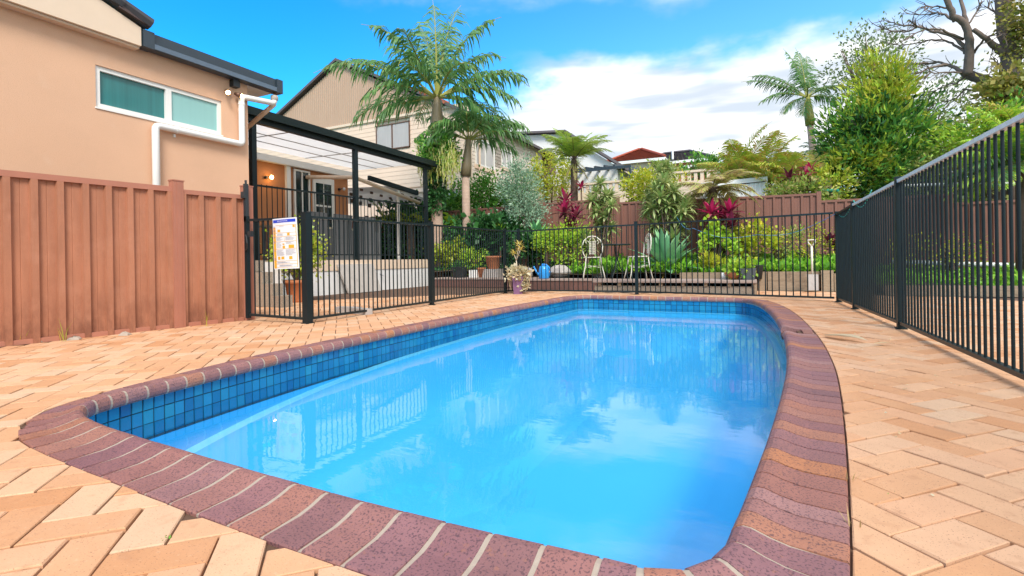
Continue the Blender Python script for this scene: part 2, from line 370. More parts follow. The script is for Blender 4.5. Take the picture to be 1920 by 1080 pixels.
# leaf clouds -------------------------------------------------------
def leaves_np(P, N, L, Wd, bend=.25, seed=0):
    """P points, N leaf directions, L length array, Wd width ratio -> verts, faces"""
    g = np.random.default_rng(seed); n = len(P)
    N = N / np.maximum(1e-6, np.linalg.norm(N, axis=1, keepdims=True))
    r_ = g.normal(size=(n, 3)); sd_ = np.cross(N, r_); sd_ /= np.maximum(1e-6, np.linalg.norm(sd_, axis=1, keepdims=True))
    up = np.cross(sd_, N); L = L[:, None]
    a_ = P; b_ = P + N * L * .45 + sd_ * L * Wd + up * L * bend * .3; c_ = P + N * L - up * L * bend * .3; d_ = P + N * L * .45 - sd_ * L * Wd + up * L * bend * .3
    V = np.stack([a_, b_, c_, d_], 1).reshape(-1, 3)
    return V
def quadmesh(name, V, mat, off=None):
    if off is not None: V = V - np.array(off)
    n = len(V) // 4; me = bpy.data.meshes.new(name)
    me.vertices.add(len(V)); me.vertices.foreach_set('co', V.astype(np.float32).ravel())
    me.loops.add(len(V)); me.loops.foreach_set('vertex_index', np.arange(len(V), dtype=np.int32))
    me.polygons.add(n); me.polygons.foreach_set('loop_start', np.arange(0, 4 * n, 4, dtype=np.int32))
    me.update(calc_edges=True); me.materials.append(mat); return me
def clumps(center, rad, nclump, per, spread, seed, fill=.55, cone=0, squash=1.0):
    g = np.random.default_rng(seed); c = np.array(center); rad = np.array(rad)
    u = g.normal(size=(nclump, 3)); u /= np.linalg.norm(u, axis=1, keepdims=True)
    rr = (fill + (1.14 - fill) * g.random(nclump))[:, None] ** 1.0
    cc = u * rr
    if cone:
        h = (cc[:, 2] + 1) / 2; cc[:, :2] *= (1 - cone * h)[:, None] * (.75 + .5 * g.random(nclump))[:, None]
    cc = cc * rad
    sz = spread * (.6 + .8 * g.random(nclump))
    P = np.repeat(cc, per, 0) + g.normal(size=(nclump * per, 3)) * np.repeat(sz, per)[:, None] * np.array([1, 1, squash])
    N = P / rad + g.normal(size=P.shape) * .7
    return P + c, N, g
def foliage(name, parent, center, rad, mat, n=3000, size=.08, wd=.28, seed=1, nclump=None, spread=None, fill=.5, cone=0, upb=.2, jit=.35, kind=None):
    nclump = nclump or max(12, n // 45); per = max(1, n // nclump)
    spread = spread or .16 * (rad[0] * rad[1] * rad[2]) ** (1 / 3) * 1.3
    P, N, g = clumps(center, rad, nclump, per, spread, seed, fill, cone)
    N[:, 2] += upb
    L = size * (1 - jit + 2 * jit * g.random(len(P)))
    V = leaves_np(P, N, L, wd, seed=seed)
    o = link(name, quadmesh(name, V, mat, base_of(parent) if parent else None), parent)
    if kind: o['kind'] = kind
    return o

# ------------------------------------------------------------------ pool outline (x,y) inner lip, counter-clockwise
KEY = [(-2.35, 1.045), (-1.6, 1.00), (-.76, .98), (-.35, .995), (-.16, 1.01), (-.085, 1.10), (-.055, 1.25), (-.02, 1.5), (.025, 1.85), (.065, 2.2), (.11, 2.65), (.155, 3.2), (.19, 4.0),
       (.195, 4.9), (.165, 5.95), (.10, 6.8), (.03, 7.35), (-.08, 7.76), (-.2, 7.90), (-.6, 7.95), (-1.6, 7.97), (-2.5, 7.98), (-2.64, 7.9), (-2.67, 7.7), (-2.73, 7.0), (-2.81, 5.9), (-2.865, 4.6),
       (-2.885, 3.3), (-2.85, 2.4), (-2.77, 1.6), (-2.72, 1.3), (-2.67, 1.17), (-2.55, 1.09)]
def catmull(P, sub):
    out = []; n = len(P)
    for i in range(n):
        p0, p1, p2, p3 = [Vector(P[(i + k) % n]) for k in (-1, 0, 1, 2)]
        t0 = 0; t1 = t0 + (p1 - p0).length ** .5; t2 = t1 + (p2 - p1).length ** .5; t3 = t2 + (p3 - p2).length ** .5
        for j in range(sub):
            t = t1 + (t2 - t1) * j / sub
            a1 = p0 * ((t1 - t) / (t1 - t0)) + p1 * ((t - t0) / (t1 - t0)); a2 = p1 * ((t2 - t) / (t2 - t1)) + p2 * ((t - t1) / (t2 - t1)); a3 = p2 * ((t3 - t) / (t3 - t2)) + p3 * ((t - t2) / (t3 - t2))
            b1_ = a1 * ((t2 - t) / (t2 - t0)) + a2 * ((t - t0) / (t2 - t0)); b2_ = a2 * ((t3 - t) / (t3 - t1)) + a3 * ((t - t1) / (t3 - t1))
            out.append(b1_ * ((t2 - t) / (t2 - t1)) + b2_ * ((t - t1) / (t2 - t1)))
    return out
FINE = catmull(KEY, 24)
ARC = [0]
for i in range(len(FINE)): ARC.append(ARC[-1] + (FINE[(i + 1) % len(FINE)] - FINE[i]).length)
PER = ARC[-1]
import bisect
def path(s_):
    s_ %= PER; i = min(bisect.bisect_right(ARC, s_) - 1, len(FINE) - 1); a_ = FINE[i]; b_ = FINE[(i + 1) % len(FINE)]
    return a_.lerp(b_, (s_ - ARC[i]) / max(1e-9, ARC[i + 1] - ARC[i]))
def nrm(s_, w_=.07):
    t = (path(s_ + w_) - path(s_ - w_)).normalized(); return Vector((t.y, -t.x))   # outward for ccw
def off(s_, dd): return path(s_) + nrm(s_) * dd
CW_ = .235
def wsc(s_):
    p = path(s_); k = 1 - .30 * math.exp(-(((p.x + 2.75) / .22) ** 2 + ((p.y - 1.1) / .25) ** 2))
    if p.x < -2.5: k -= .16 * math.exp(-((p.y - 1.5) / .4) ** 2)
    if p.y < 1.1: k -= .06
    if p.x > -.4: k -= .05 * math.exp(-((p.y - 1.8) / 1.2) ** 2)
    return k
NS = 420
ringO = [off(PER * i / NS, CW_ * wsc(PER * i / NS) + .002) for i in range(NS)]
import bmesh
def sheet_with_hole(name, rect, hole, z_, mat):
    bm = bmesh.new()
    a_ = [bm.verts.new((x, y, z_)) for x, y in rect]; b_ = [bm.verts.new((p[0], p[1], z_)) for p in hole]
    es = [bm.edges.new((q[i], q[(i + 1) % len(q)])) for q in (a_, b_) for i in range(len(q))]
    bmesh.ops.triangle_fill(bm, edges=es, use_beauty=True)
    for f in bm.faces:
        if f.normal.z < 0: f.normal_flip()
    me = bpy.data.meshes.new(name); bm.to_mesh(me); bm.free(); me.materials.append(mat)
    o = link(name, me); o['kind'] = 'structure'; return o
hole = ringO[::4]
hole2 = [off(PER * i / 105, .12) for i in range(105)]
sheet_with_hole('ground', [(-1500, -1500), (1500, -1500), (1500, 1500), (-1500, 1500)], hole2, -.07, m_ground)
paving = sheet_with_hole('paving', [(-9, -3), (7.5, -3), (7.5, 11.5), (-9, 11.5)], hole2, -.012, m_sand)
# hillside behind the boundary
hb = MB(); NX, NY = 24, 14
for j in range(NY):
    for i in range(NX):
        x = -60 + 110 * i / (NX - 1); y = 13.15 + 75 * (j / (NY - 1)) ** 1.4
        hb.v.append((x, y, .45 + 6.0 * (1 - math.exp(-(y - 13.1) / 22)) + .25 * sin(x * .3 + y * .2)))
hb.f = [(j * NX + i, j * NX + i + 1, (j + 1) * NX + i + 1, (j + 1) * NX + i) for j in range(NY - 1) for i in range(NX - 1)]
struct('hillside', hb, m_ground, True)

# ------------------------------------------------------------------ coping bricks, mortar, tiles, shell, water
PROF = [(0, -.05), (0, -.004), (.004, .0), (.11, .001), (.15, .008), (.19, .019), (.208, .019), (.222, .012), (.232, -.003), (.235, -.02), (.231, -.036), (.220, -.047), (.20, -.050)]
pool = thing('swimming_pool', 'small in-ground pool edged with purple bullnose bricks and blue glass tiles', 'swimming pool', (-1.3, 4.5, 0))
POFF = base_of(pool)
def seg_prof(s0, s1, prof, dz=0, nseg=1, shrink=0):
    mb = MB(); k = len(prof)
    for j in range(nseg + 1):
        s_ = s0 + (s1 - s0) * j / nseg; p = path(s_); n_ = nrm(s_)
        wk = wsc(s_); dd_ = dz - (.006 if nseg > 1 and p.x > -.12 and p.y > 1.3 else 0)
        for q, z_ in prof: r_ = p + n_ * (CW_ - q + shrink) * wk; mb.v.append((r_.x, r_.y, z_ + dd_))
    for j in range(nseg):
        for i in range(k): a_ = j * k + i; b_ = j * k + (i + 1) % k; mb.f.append((a_, b_, b_ + k, a_ + k))
    mb.f += [tuple(range(k - 1, -1, -1)), tuple(nseg * k + i for i in range(k))]
    return mb
# the strainer gap on the right side
s_gap = min((abs(path(PER * i / 2000).y - 4.62) + (0 if path(PER * i / 2000).x > -.5 else 9), PER * i / 2000) for i in range(2000))[1]
s_ = 0.0; nb = 0; mort = MB()
while s_ < PER - .06:
    p = path(s_); horiz = p.y < 1.12 or p.y > 7.75
    t_ = (path(s_ + .05) - path(s_ - .05)).normalized(); turn = (t_ - (path(s_ + .2) - path(s_ + .1)).normalized()).length
    pitch = .1215 if abs(t_.x) > .7 else .104
    if (p.x > -.3 and p.y < 1.4) or (p.x < -2.45 and p.y < 1.4): pitch = .075
    if PER - s_ - pitch < .05: pitch = PER - s_
    if s_ <= s_gap < s_ + pitch: pitch = .25
    if not (s_ <= s_gap < s_ + pitch):
        g_ = (.0125 if p.y < 1.12 or p.x < -2.5 and p.y < 3 else .010) if p.x < -.1 else .0065
        part('coping_brick', seg_prof(s_ + g_ / 2, s_ + pitch - g_ / 2, PROF, dz=rng.uniform(-.0004, .0014)), m_coping, pool)
    else: gap = (s_, s_ + pitch)
    nb += 1; s_ += pitch
MP = [(q if q > .01 else .004, z_ - .0035) for q, z_ in PROF]; MP = [(.002, -.05), (.002, -.005)] + [(q * .99, z_ - (.0012 if i < 7 else .0003)) for i, (q, z_) in enumerate(PROF[3:])]
for (a_, b_) in ((gap[1] + .012, gap[0] + PER - .012),):
    n_ = 380; mbm = seg_prof(a_, b_, MP, nseg=n_)
part('mortar_bed', mbm, m_mortar, pool)
sk = MB(); 
for dd in (0,):
    a_, b_ = gap; q = [off(a_, .15), off(b_, .15), off(b_, -.0), off(a_, -.0)]
    fl = [off(a_ + .004, .225), off(b_ - .004, .225), off(b_ - .004, .152), off(a_ + .004, .152)]
    part('coping_brick', MB().add([(p.x, p.y, -.05) for p in fl] + [(p.x, p.y, .002) for p in fl], [(0, 1, 2, 3), (7, 6, 5, 4), (0, 1, 5, 4), (1, 2, 6, 5), (2, 3, 7, 6), (3, 0, 4, 7)]), m_coping, pool)
    sk.add([(p.x, p.y, -.055) for p in q] + [(p.x, p.y, -.032) for p in q], [(0, 1, 2, 3), (4, 5, 6, 7), (0, 1, 5, 4), (1, 2, 6, 5), (2, 3, 7, 6), (3, 0, 4, 7)])
part('strainer_slot', sk, m_skim, pool)  # shallow liner, its dark colour stands in for shade inside the slot
# band behind the tiles
def wallband(o_, z0, z1, n_=300):
    mb = MB()
    for i in range(n_):
        p = off(PER * i / n_, o_); mb.v += [(p.x, p.y, z0(p) if callable(z0) else z0), (p.x, p.y, z1(p) if callable(z1) else z1)]
    mb.f = [(2 * i, 2 * i + 1, (2 * ((i + 1) % n_)) + 1, 2 * ((i + 1) % n_)) for i in range(n_)]
    return mb
part('grout_band', wallband(.0345, -.262, -.035), m_grout, pool, True)
ZW = -.176
tiles = []
s_ = 0.0
while s_ < PER - .03:
    t_ = (path(s_ + .05) - path(s_ - .05)).normalized(); pw = .083 if abs(t_.x) > .7 else .0555
    p = path(s_ + pw / 2)
    for k, (zt, zb) in enumerate(((-.045, -.108), (-.112, -.178), (-.182, -.248))):
        vis = 0 if p.y < 1.3 else 1
        if p.x > -.35 and p.y < 4: vis = 0
        tiles.append((vis * (2 - k * .4) / (1 + math.hypot(p.x, p.y)) - (3 if k == 2 else 0), s_, pw, zt, zb))
    s_ += pw
tiles.sort(key=lambda q: -q[0])
def tilebox(mb, s0, pw, zt, zb):
    a_ = off(s0 + .0028, .0345); b_ = off(s0 + pw - .0028, .0345); n_ = nrm(s0 + pw / 2); q = -.0045 + rng.uniform(-.0007, .0007)
    c_ = a_ + n_ * q; d_ = b_ + n_ * q
    e = .0015
    t_ = (b_ - a_).normalized() * e
    mb.add([(a_.x, a_.y, zb), (b_.x, b_.y, zb), (b_.x, b_.y, zt), (a_.x, a_.y, zt), (c_.x + t_.x, c_.y + t_.y, zb + e), (d_.x - t_.x, d_.y - t_.y, zb + e), (d_.x - t_.x, d_.y - t_.y, zt - e), (c_.x + t_.x, c_.y + t_.y, zt - e)],
           [(4, 5, 6, 7), (0, 1, 5, 4), (1, 2, 6, 5), (2, 3, 7, 6), (3, 0, 4, 7)])
for q in tiles[:300]: mb = MB(); tilebox(mb, *q[1:]); part('pool_tile', mb, m_tile, pool)
mb = MB()
for q in tiles[300:]: tilebox(mb, *q[1:])
part('pool_tile', mb, m_tile, pool, kind='stuff')
# shell: wall, ledge that rises away from the shallow end, floor
def zl(p): y = p.y; return -.215 - .28 * math.exp(-max(0, y - 1.1) / 1.15)
part('pool_wall', wallband(.036, lambda p: zl(p), -.255), m_shell, pool, True)
n_ = 300; mb = MB()
for i in range(n_):
    p = off(PER * i / n_, .036); q = off(PER * i / n_, -.04); mb.v += [(p.x, p.y, zl(p)), (q.x, q.y, zl(p) - .004)]
mb.f = [(2 * i, 2 * i + 1, (2 * ((i + 1) % n_)) + 1, 2 * ((i + 1) % n_)) for i in range(n_)]
part('ledge', mb, m_ledge, pool, True)
mb = MB(); NR = 16
def sst(t_): return t_ * t_ * (3 - 2 * t_)
for j in range(NR + 1):
    for i in range(n_):
        q = off(PER * i / n_, -.04); cc_ = Vector((-1.35, min(6.4, max(2.5, q.y)))); t_ = (j / NR) ** 1.6; p = q.lerp(cc_, t_)
        mb.v.append((p.x, p.y, zl(q) * (1 - t_) + -.36 * t_ - .004 - .42 * sst(min(1, t_ / .32))))
mb.f = [(j * n_ + i, j * n_ + (i + 1) % n_, (j + 1) * n_ + (i + 1) % n_, (j + 1) * n_ + i) for j in range(NR) for i in range(n_)]
part('pool_basin', mb, m_shell, pool, True)
def frustum(mb, t4, b4): return mb.add(b4 + t4, [(3, 2, 1, 0), (4, 5, 6, 7), (0, 1, 5, 4), (1, 2, 6, 5), (2, 3, 7, 6), (3, 0, 4, 7)])
part('pool_step', frustum(MB(), [(-2.70, 7.76, -.232), (-1.78, 7.76, -.232), (-1.78, 8.02, -.232), (-2.70, 8.02, -.232)], [(-2.70, 6.7, -.80), (-1.1, 6.7, -.80), (-1.1, 8.02, -.80), (-2.70, 8.02, -.80)]), m_shell, pool)
part('step_nosing', MB().box(-2.68, 7.77, -.232, -1.79, 7.84, -.226), m_ledge, pool)  # pale strip, light on the step edge carried by its colour
# water
wm = bpy.data.materials.new('pool_water'); wm.use_nodes = True; t = NT(wm.node_tree); t.n.clear()
geo = t.new('ShaderNodeNewGeometry')
nz = t.noise(t.scalev(geo.outputs['Position'], (1, 1, 1)), 2.6, 2, .4); nz2 = t.noise(t.scalev(geo.outputs['Position'], (1, 2.2, 1)), 13, 2, .5)
bp = t.new('ShaderNodeBump'); bp.inputs['Strength'].default_value = .5; bp.inputs['Distance'].default_value = .004
t.put(bp.inputs['Height'], t.math('ADD', nz, t.math('MULTIPLY', nz2, .10)))
fr = t.new('ShaderNodeFresnel'); t.put(fr.inputs[0], t.math('MULTIPLY_ADD', geo.outputs['Backfacing'], 1 / 1.72 - 1.72, 1.72)); t.l.new(bp.outputs[0], fr.inputs[1])
gl = t.new('ShaderNodeBsdfGlossy'); gl.inputs['Roughness'].default_value = .012; t.l.new(bp.outputs[0], gl.inputs['Normal'])
tb = t.new('ShaderNodeBsdfTransparent'); tb.inputs[0].default_value = (.80, .975, 1, 1)
mx = t.new('ShaderNodeMixShader'); t.l.new(fr.outputs[0], mx.inputs[0]); t.l.new(tb.outputs[0], mx.inputs[1]); t.l.new(gl.outputs[0], mx.inputs[2])
ou = t.new('ShaderNodeOutputMaterial'); t.l.new(mx.outputs[0], ou.inputs[0])
mb = MB(); mb.v = [(*off(PER * i / 300, .030), ZW) for i in range(300)]; mb.f = [tuple(range(300))]
struct('water', mb, wm)

# ------------------------------------------------------------------ herringbone pavers
PW = .108; PL = 2 * PW; s00, t00 = -1.52, -.49; q2 = math.sqrt(.5)
def st2xy(a_, b_): return ((a_ + b_) * q2, (b_ - a_) * q2)
HULL = [(p.x, p.y) for p in ringO[::3]]; NH = len(HULL)
def inside(pt):
    c_ = False; x, y = pt; j = NH - 1
    for i in range(NH):
        xi, yi = HULL[i]; xj, yj = HULL[j]
        if (yi > y) != (yj > y) and x < (xj - xi) * (y - yi) / (yj - yi) + xi: c_ = not c_
        j = i
    return c_
def clip(poly, p, n_):
    out = []
    for i in range(len(poly)):
        a_, b_ = poly[i], poly[(i + 1) % len(poly)]
        da = (a_[0] - p[0]) * n_[0] + (a_[1] - p[1]) * n_[1]; db = (b_[0] - p[0]) * n_[0] + (b_[1] - p[1]) * n_[1]
        if da >= 0: out.append(a_)
        if (da > 0) != (db > 0) and abs(da - db) > 1e-9: f = da / (da - db); out.append((a_[0] + (b_[0] - a_[0]) * f, a_[1] + (b_[1] - a_[1]) * f))
    return out
def area(p): return abs(sum(p[i][0] * p[(i + 1) % len(p)][1] - p[(i + 1) % len(p)][0] * p[i][1] for i in range(len(p)))) / 2 if len(p) > 2 else 0
samp = [(off(PER * i / 240, CW_ * wsc(PER * i / 240) + .005), nrm(PER * i / 240)) for i in range(240)]
def fw_depth(x, y): return -x * sin(A) + y * cos(A)
pav = []
def in_area(x, y):
    if x < -5.6 and y < 3.7: return False
    if x < -5.42 + .09 * max(0, y - 1.7) and y < 3.6: return False
    if x < -7.72: return False
    if y > 10.15 and x < -4.3: return False
    if y > 9.55 and -4.3 <= x < -2.7: return False
    if y > 9.0 and x >= -2.7 and x < .05: return False
    if y > 10.0 and .05 <= x < 1.6: return False
    if y > 9.15 and x >= 1.6: return False
    return x < 5.6 and y > .2 and fw_depth(x, y) > .55 and abs(x * cos(A) + y * sin(A)) < fw_depth(x, y) * 1.12 + .5
for i in range(-70, 80):
    for j in range(-70, 80):
        e = (i + j) % 4
        if e == 0: r4 = (i, j, i + 2, j + 1)
        elif e == 2: r4 = (i, j, i + 1, j + 2)
        else: continue
        g_ = .0026 + .0008 * rng.random()
        a0, b0, a1, b1_ = s00 + r4[0] * PW + g_, t00 + r4[1] * PW + g_, s00 + r4[2] * PW - g_, t00 + r4[3] * PW - g_
        cx_, cy_ = st2xy((a0 + a1) / 2, (b0 + b1_) / 2)
        if not in_area(cx_, cy_): continue
        an = rng.gauss(0, .006)
        poly = []
        for (a_, b_) in ((a0, b0), (a1, b0), (a1, b1_), (a0, b1_)):
            x, y = st2xy(a_, b_); dx, dy = x - cx_, y - cy_; poly.append((cx_ + dx - dy * an, cy_ + dy + dx * an))
        if -3.5 < cx_ < .85 and .4 < cy_ < 8.6:
            near = sorted(samp, key=lambda q: (q[0].x - cx_) ** 2 + (q[0].y - cy_) ** 2)[:9]
            if any(inside(p) for p in poly) or min((q[0].x - cx_) ** 2 + (q[0].y - cy_) ** 2 for q in near) < .02:
                if inside((cx_, cy_)) and all(inside(p) for p in poly): continue
                best = []
                if near[0][0].y < 1.25 and (near[0][0].x < -2.5 or near[0][0].x > -.4): cand = near
                else: cand = near[:1]
                for (pp, nn) in cand:
                    c_ = clip(poly, pp, nn)
                    if area(c_) > area(best) and not any(inside((x * .9 + .1 * pp.x, y * .9 + .1 * pp.y)) and False for x, y in c_): best = c_
                if area(best) < .0012 or inside((sum(p[0] for p in best) / len(best), sum(p[1] for p in best) / len(best))): continue
                poly = best
        sg = sum(poly[k][0] * poly[(k + 1) % len(poly)][1] - poly[(k + 1) % len(poly)][0] * poly[k][1] for k in range(len(poly)))
        if sg < 0: poly = poly[::-1]
        pav.append((math.hypot(cx_, cy_), poly, cx_, cy_))
pav.sort(key=lambda q: q[0])
def pav_add(mb, poly, cx_, cy_):
    h = rng.gauss(0, .0011); tx, ty = rng.gauss(0, .008), rng.gauss(0, .008)
    mb.poly_prism(poly, -.03, h, .0026, lambda x, y: (x - cx_) * tx + (y - cy_) * ty)
for q in pav[:300]: mb = MB(); pav_add(mb, *q[1:]); part('paver', mb, m_paver, paving)
mb = MB()
for q in pav[300:]: pav_add(mb, *q[1:])
part('paver', mb, m_paver, paving, kind='stuff')

# ------------------------------------------------------------------ pool fence
barm = {}
def bar_mesh(h, r_=.008, mat=m_dark):
    k = (round(h, 3), r_)
    if k not in barm: mb = MB(); mb.tube([(0, 0, 0), (0, 0, h)], r_, 8, False); barm[k] = mb.mesh('bar', mat, True)
    return barm[k]
def post_mb(x, y, z0, z1, w_=.05):
    mb = MB(); mb.box(x - w_ / 2, y - w_ / 2, z0, x + w_ / 2, y + w_ / 2, z1); mb.box(x - w_ / 2 - .003, y - w_ / 2 - .003, z1, x + w_ / 2 + .003, y + w_ / 2 + .003, z1 + .008)
    mb.box(x - w_ / 2 - .012, y - w_ / 2 - .012, z0, x + w_ / 2 + .012, y + w_ / 2 + .012, z0 + .02); return mb
def fence_panel(root, a_, b_, z0, z1, z0b, z1b, pitch, mat_r=m_darkrail, rail=(.038, .025), ends=.04, railmat2=None):
    """a panel between two points: top and bottom rails and its bars"""
    a_ = Vector((*a_, 0)); b_ = Vector((*b_, 0)); L = (b_ - a_).length
    mb = MB(); mb.beam(a_ + Vector((0, 0, z1)), b_ + Vector((0, 0, z1b)), rail[0], rail[1]); part('top_rail', mb, railmat2 or mat_r, root)
    mb = MB(); mb.beam(a_ + Vector((0, 0, z0)), b_ + Vector((0, 0, z0b)), rail[0] * .9, rail[1]); part('bottom_rail', mb, mat_r, root)
    n_ = max(1, round((L - 2 * ends) / pitch)); off_ = base_of(root)
    for i in range(n_ + 1):
        t_ = (ends + (L - 2 * ends) * i / n_) / L; p = a_.lerp(b_, t_); zz = z0 + (z0b - z0) * t_; zt = z1 + (z1b - z1) * t_
        link('bar', bar_mesh(round(zt - zz - .02, 2)), root, (p.x - off_.x, p.y - off_.y, zz + .01 - off_.z))
GZ = .05
# gate from the terracotta fence to the corner post
gp0, gp1 = Vector((-5.04, 3.66)), Vector((-4.18, 3.70))
gate = thing('pool_gate', 'black barred pool gate carrying the safety sign, hung beside the terracotta fence', 'gate', (-5.04, 3.66, 0))
fence_panel(gate, (gp0.x + .03, gp0.y), (gp1.x - .035, gp1.y), GZ + .02, 1.115, GZ + .0, 1.10, .077, ends=.07)
mb = MB(); mb.box(gp0.x - .03, gp0.y - .02, .03, gp0.x + .01, gp0.y + .02, 1.16); part('hinge_stile', mb, m_dark, gate)
mb = MB(); mb.box(-5.075, 3.64, 1.10, -5.04, 3.68, 1.52); mb.tube([(-5.058, 3.66, 1.52), (-5.058, 3.66, 1.56)], .012, 8); part('latch_post', mb, m_blackpl, gate)
mb = MB(); mb.box(-5.09, 3.62, 1.36, -5.035, 3.645, 1.43); part('latch_knob', mb, m_blackpl, gate)
mb = MB(); mb.box(-4.99, 3.62, .93, -4.93, 3.65, .99); mb.tube([(-5.03, 3.63, .95), (-4.98, 3.60, .93), (-4.97, 3.60, .86), (-5.0, 3.62, .80), (-5.04, 3.63, .78)], .008, 6); part('latch', mb, m_blackpl, gate)
# left run
lf = thing('pool_fence', 'black barred pool fence along the left side, from thick corner post to purple planter', 'fence', (-4.18, 3.70, 0))
pl = [(-4.18, 3.70), (-4.17, 5.90), (-4.22, 8.35), (-4.06, 8.62)]
tz = [1.13, 1.17, 1.20, 1.2]
for i in range(3):
    (x0, y0), (x1, y1) = pl[i], pl[i + 1]; dv = Vector((x1 - x0, y1 - y0)).normalized() * .03
    fence_panel(lf, (x0 + dv.x, y0 + dv.y), (x1 - dv.x, y1 - dv.y), GZ, tz[i] - .02, GZ, tz[i + 1] - .02, .0775)
for (x, y), zt, ww in zip(pl, tz, (.072, .05, .05, .055)): part('post', post_mb(x, y, -.01, zt + .02, ww), m_dark, lf)
# far run
ff = thing('pool_fence', 'black barred pool fence across the far end of the pool, in front of the deck', 'fence', (-1.82, 8.66, 0))
fp = [(-4.0, 8.64), (-1.82, 8.66), (1.0, 8.60)]
fpx = [(-4.0, 8.64), (-1.81, 8.66), (.98, 8.0)]
ftz = [1.19, 1.22, 1.19]
fp = [(-4.03, 8.64), (-1.82, 8.62), (.99, 7.86)]
fence_panel(ff, (fp[0][0] + .03, fp[0][1]), (fp[1][0] - .03, fp[1][1]), GZ, 1.18, GZ, 1.20, .089)
fence_panel(ff, (fp[1][0] + .03, fp[1][1]), (fp[2][0] - .03, fp[2][1]), GZ, 1.20, GZ, 1.185, .089)
part('post', post_mb(fp[1][0], fp[1][1], -.01, 1.25, .05), m_dark, ff)
# right run
rf = thing('pool_fence', 'black barred pool fence running down the right side with a bright aluminium top rail', 'fence', (1.02, 7.80, 0))
rp = [(1.0, 7.80), (1.03, 6.80), (1.09, 5.12), (1.115, 2.72), (1.12, .4)]
rz = [1.16, 1.19, 1.225, 1.235, 1.235]
for i in range(4):
    (x0, y0), (x1, y1) = rp[i], rp[i + 1]; dv = Vector((x1 - x0, y1 - y0)).normalized() * .028
    if i == 3: dv = dv * 0
    fence_panel(rf, (x0 + dv.x, y0 + dv.y), (x1 - dv.x, y1 - dv.y), GZ + .0, rz[i], GZ, rz[i + 1], .0775, ends=.05, railmat2=m_alu if i > 0 else None)
for (x, y), zt in zip(rp[:3], rz): part('post', post_mb(x, y, -.01, zt + .03, .05), m_dark, rf)
# ------------------------------------------------------------------ safety sign on the gate
sg = thing('safety_sign', 'white, blue and orange resuscitation chart tied to the pool gate bars', 'sign', (-4.6, 3.62, .8))
c00 = aty(513, 505, 3.63); c10 = aty(560, 503, 3.63); c01 = aty(511, 411, 3.63); c11 = aty(556, 407, 3.63)
def sgp(u_, v_, o_=0): # u across, v down
    a_ = c01.lerp(c11, u_); b_ = c00.lerp(c10, u_); p = a_.lerp(b_, v_)
    return Vector((p.x, p.y - o_ - .012 * sin(u_ * pi) + .008 * v_, p.z))
def sgrect(mb, u0, v0, u1, v1, o_): 
    n_ = 4 if u1 - u0 > .3 else 1
    for k in range(n_):
        ua, ub = u0 + (u1 - u0) * k / n_, u0 + (u1 - u0) * (k + 1) / n_
        mb.add([sgp(ua, v1, o_), sgp(ub, v1, o_), sgp(ub, v0, o_), sgp(ua, v0, o_)], [(0, 1, 2, 3)])
mb = MB(); sgrect(mb, 0, 0, 1, 1, 0); sgrect(mb, 0, 0, 1, 1, -.003); part('board', mb, m_signw, sg)
mb = MB(); sgrect(mb, .03, .025, .955, .085, .001)
part('title_band', mb, m_signb, sg)
mb = MB(); sgrect(mb, .02, .17, .13, .985, .001)
for vv in (.135, .285, .355, .455, .60, .84, .90, .965): sgrect(mb, .13, vv, .965, vv + .006, .001)
sgrect(mb, .945, .135, .965, .97, .001); sgrect(mb, .50, .36, .51, .455, .0012)
for (u0, v0, u1, v1) in ((.84, .145, .92, .19), (.22, .22, .34, .27), (.62, .295, .72, .345), (.42, .50, .50, .525), (.42, .545, .52, .595), (.66, .53, .86, .595), (.2, .755, .30, .815), (.35, .755, .47, .81), (.66, .755, .78, .815)): sgrect(mb, u0, v0, u1, v1, .0013)
part('orange_print', mb, m_signo, sg)
mb = MB()
rs = random.Random(3)
for (u0, u1, v0, v1, n_) in ((.3, .6, .15, .165, 1), (.2, .5, .305, .345, 3), (.16, .45, .37, .44, 5), (.55, .9, .37, .44, 5), (.16, .38, .47, .585, 6), (.55, .9, .465, .515, 3), (.16, .5, .62, .74, 8), (.54, .92, .62, .74, 8), (.16, .7, .855, .89, 3), (.25, .9, .92, .955, 3)):
    for k in range(n_):
        v_ = v0 + (v1 - v0) * (k + .2) / n_; sgrect(mb, u0, v_, u0 + (u1 - u0) * rs.uniform(.6, 1), v_ + .0045, .0012)
part('small_print', mb, m_signk, sg)
def text_part(txt, name, mat, parent, fn, size):
    cu = bpy.data.curves.new('t', 'FONT'); cu.body = txt; cu.size = 1; cu.align_x = 'CENTER'; cu.align_y = 'CENTER'
    ob = bpy.data.objects.new('t', cu); COL.objects.link(ob)
    me = bpy.data.meshes.new_from_object(ob); bpy.data.objects.remove(ob)
    off_ = base_of(parent)
    for v in me.vertices: v.co = fn(v.co.x * size, v.co.y * size) - off_
    me.materials.append(mat); return link(name, me, parent)
sw = (c11 - c01).length; sh = (c01 - c00).length
text_part('RESUSCITATION', 'title_lettering', m_signw, sg, lambda x, y: sgp(.44 + x / sw, .056 - y / sh, .0022), .021)
for ch, v_ in zip('DRSABCD', (.16, .225, .285, .355, .455, .615, .79)):
    text_part(ch, 'letter', m_signb, sg, lambda x, y, v_=v_ + .015: sgp(.075 + x / sw, v_ - y / sh, .0022), .032)

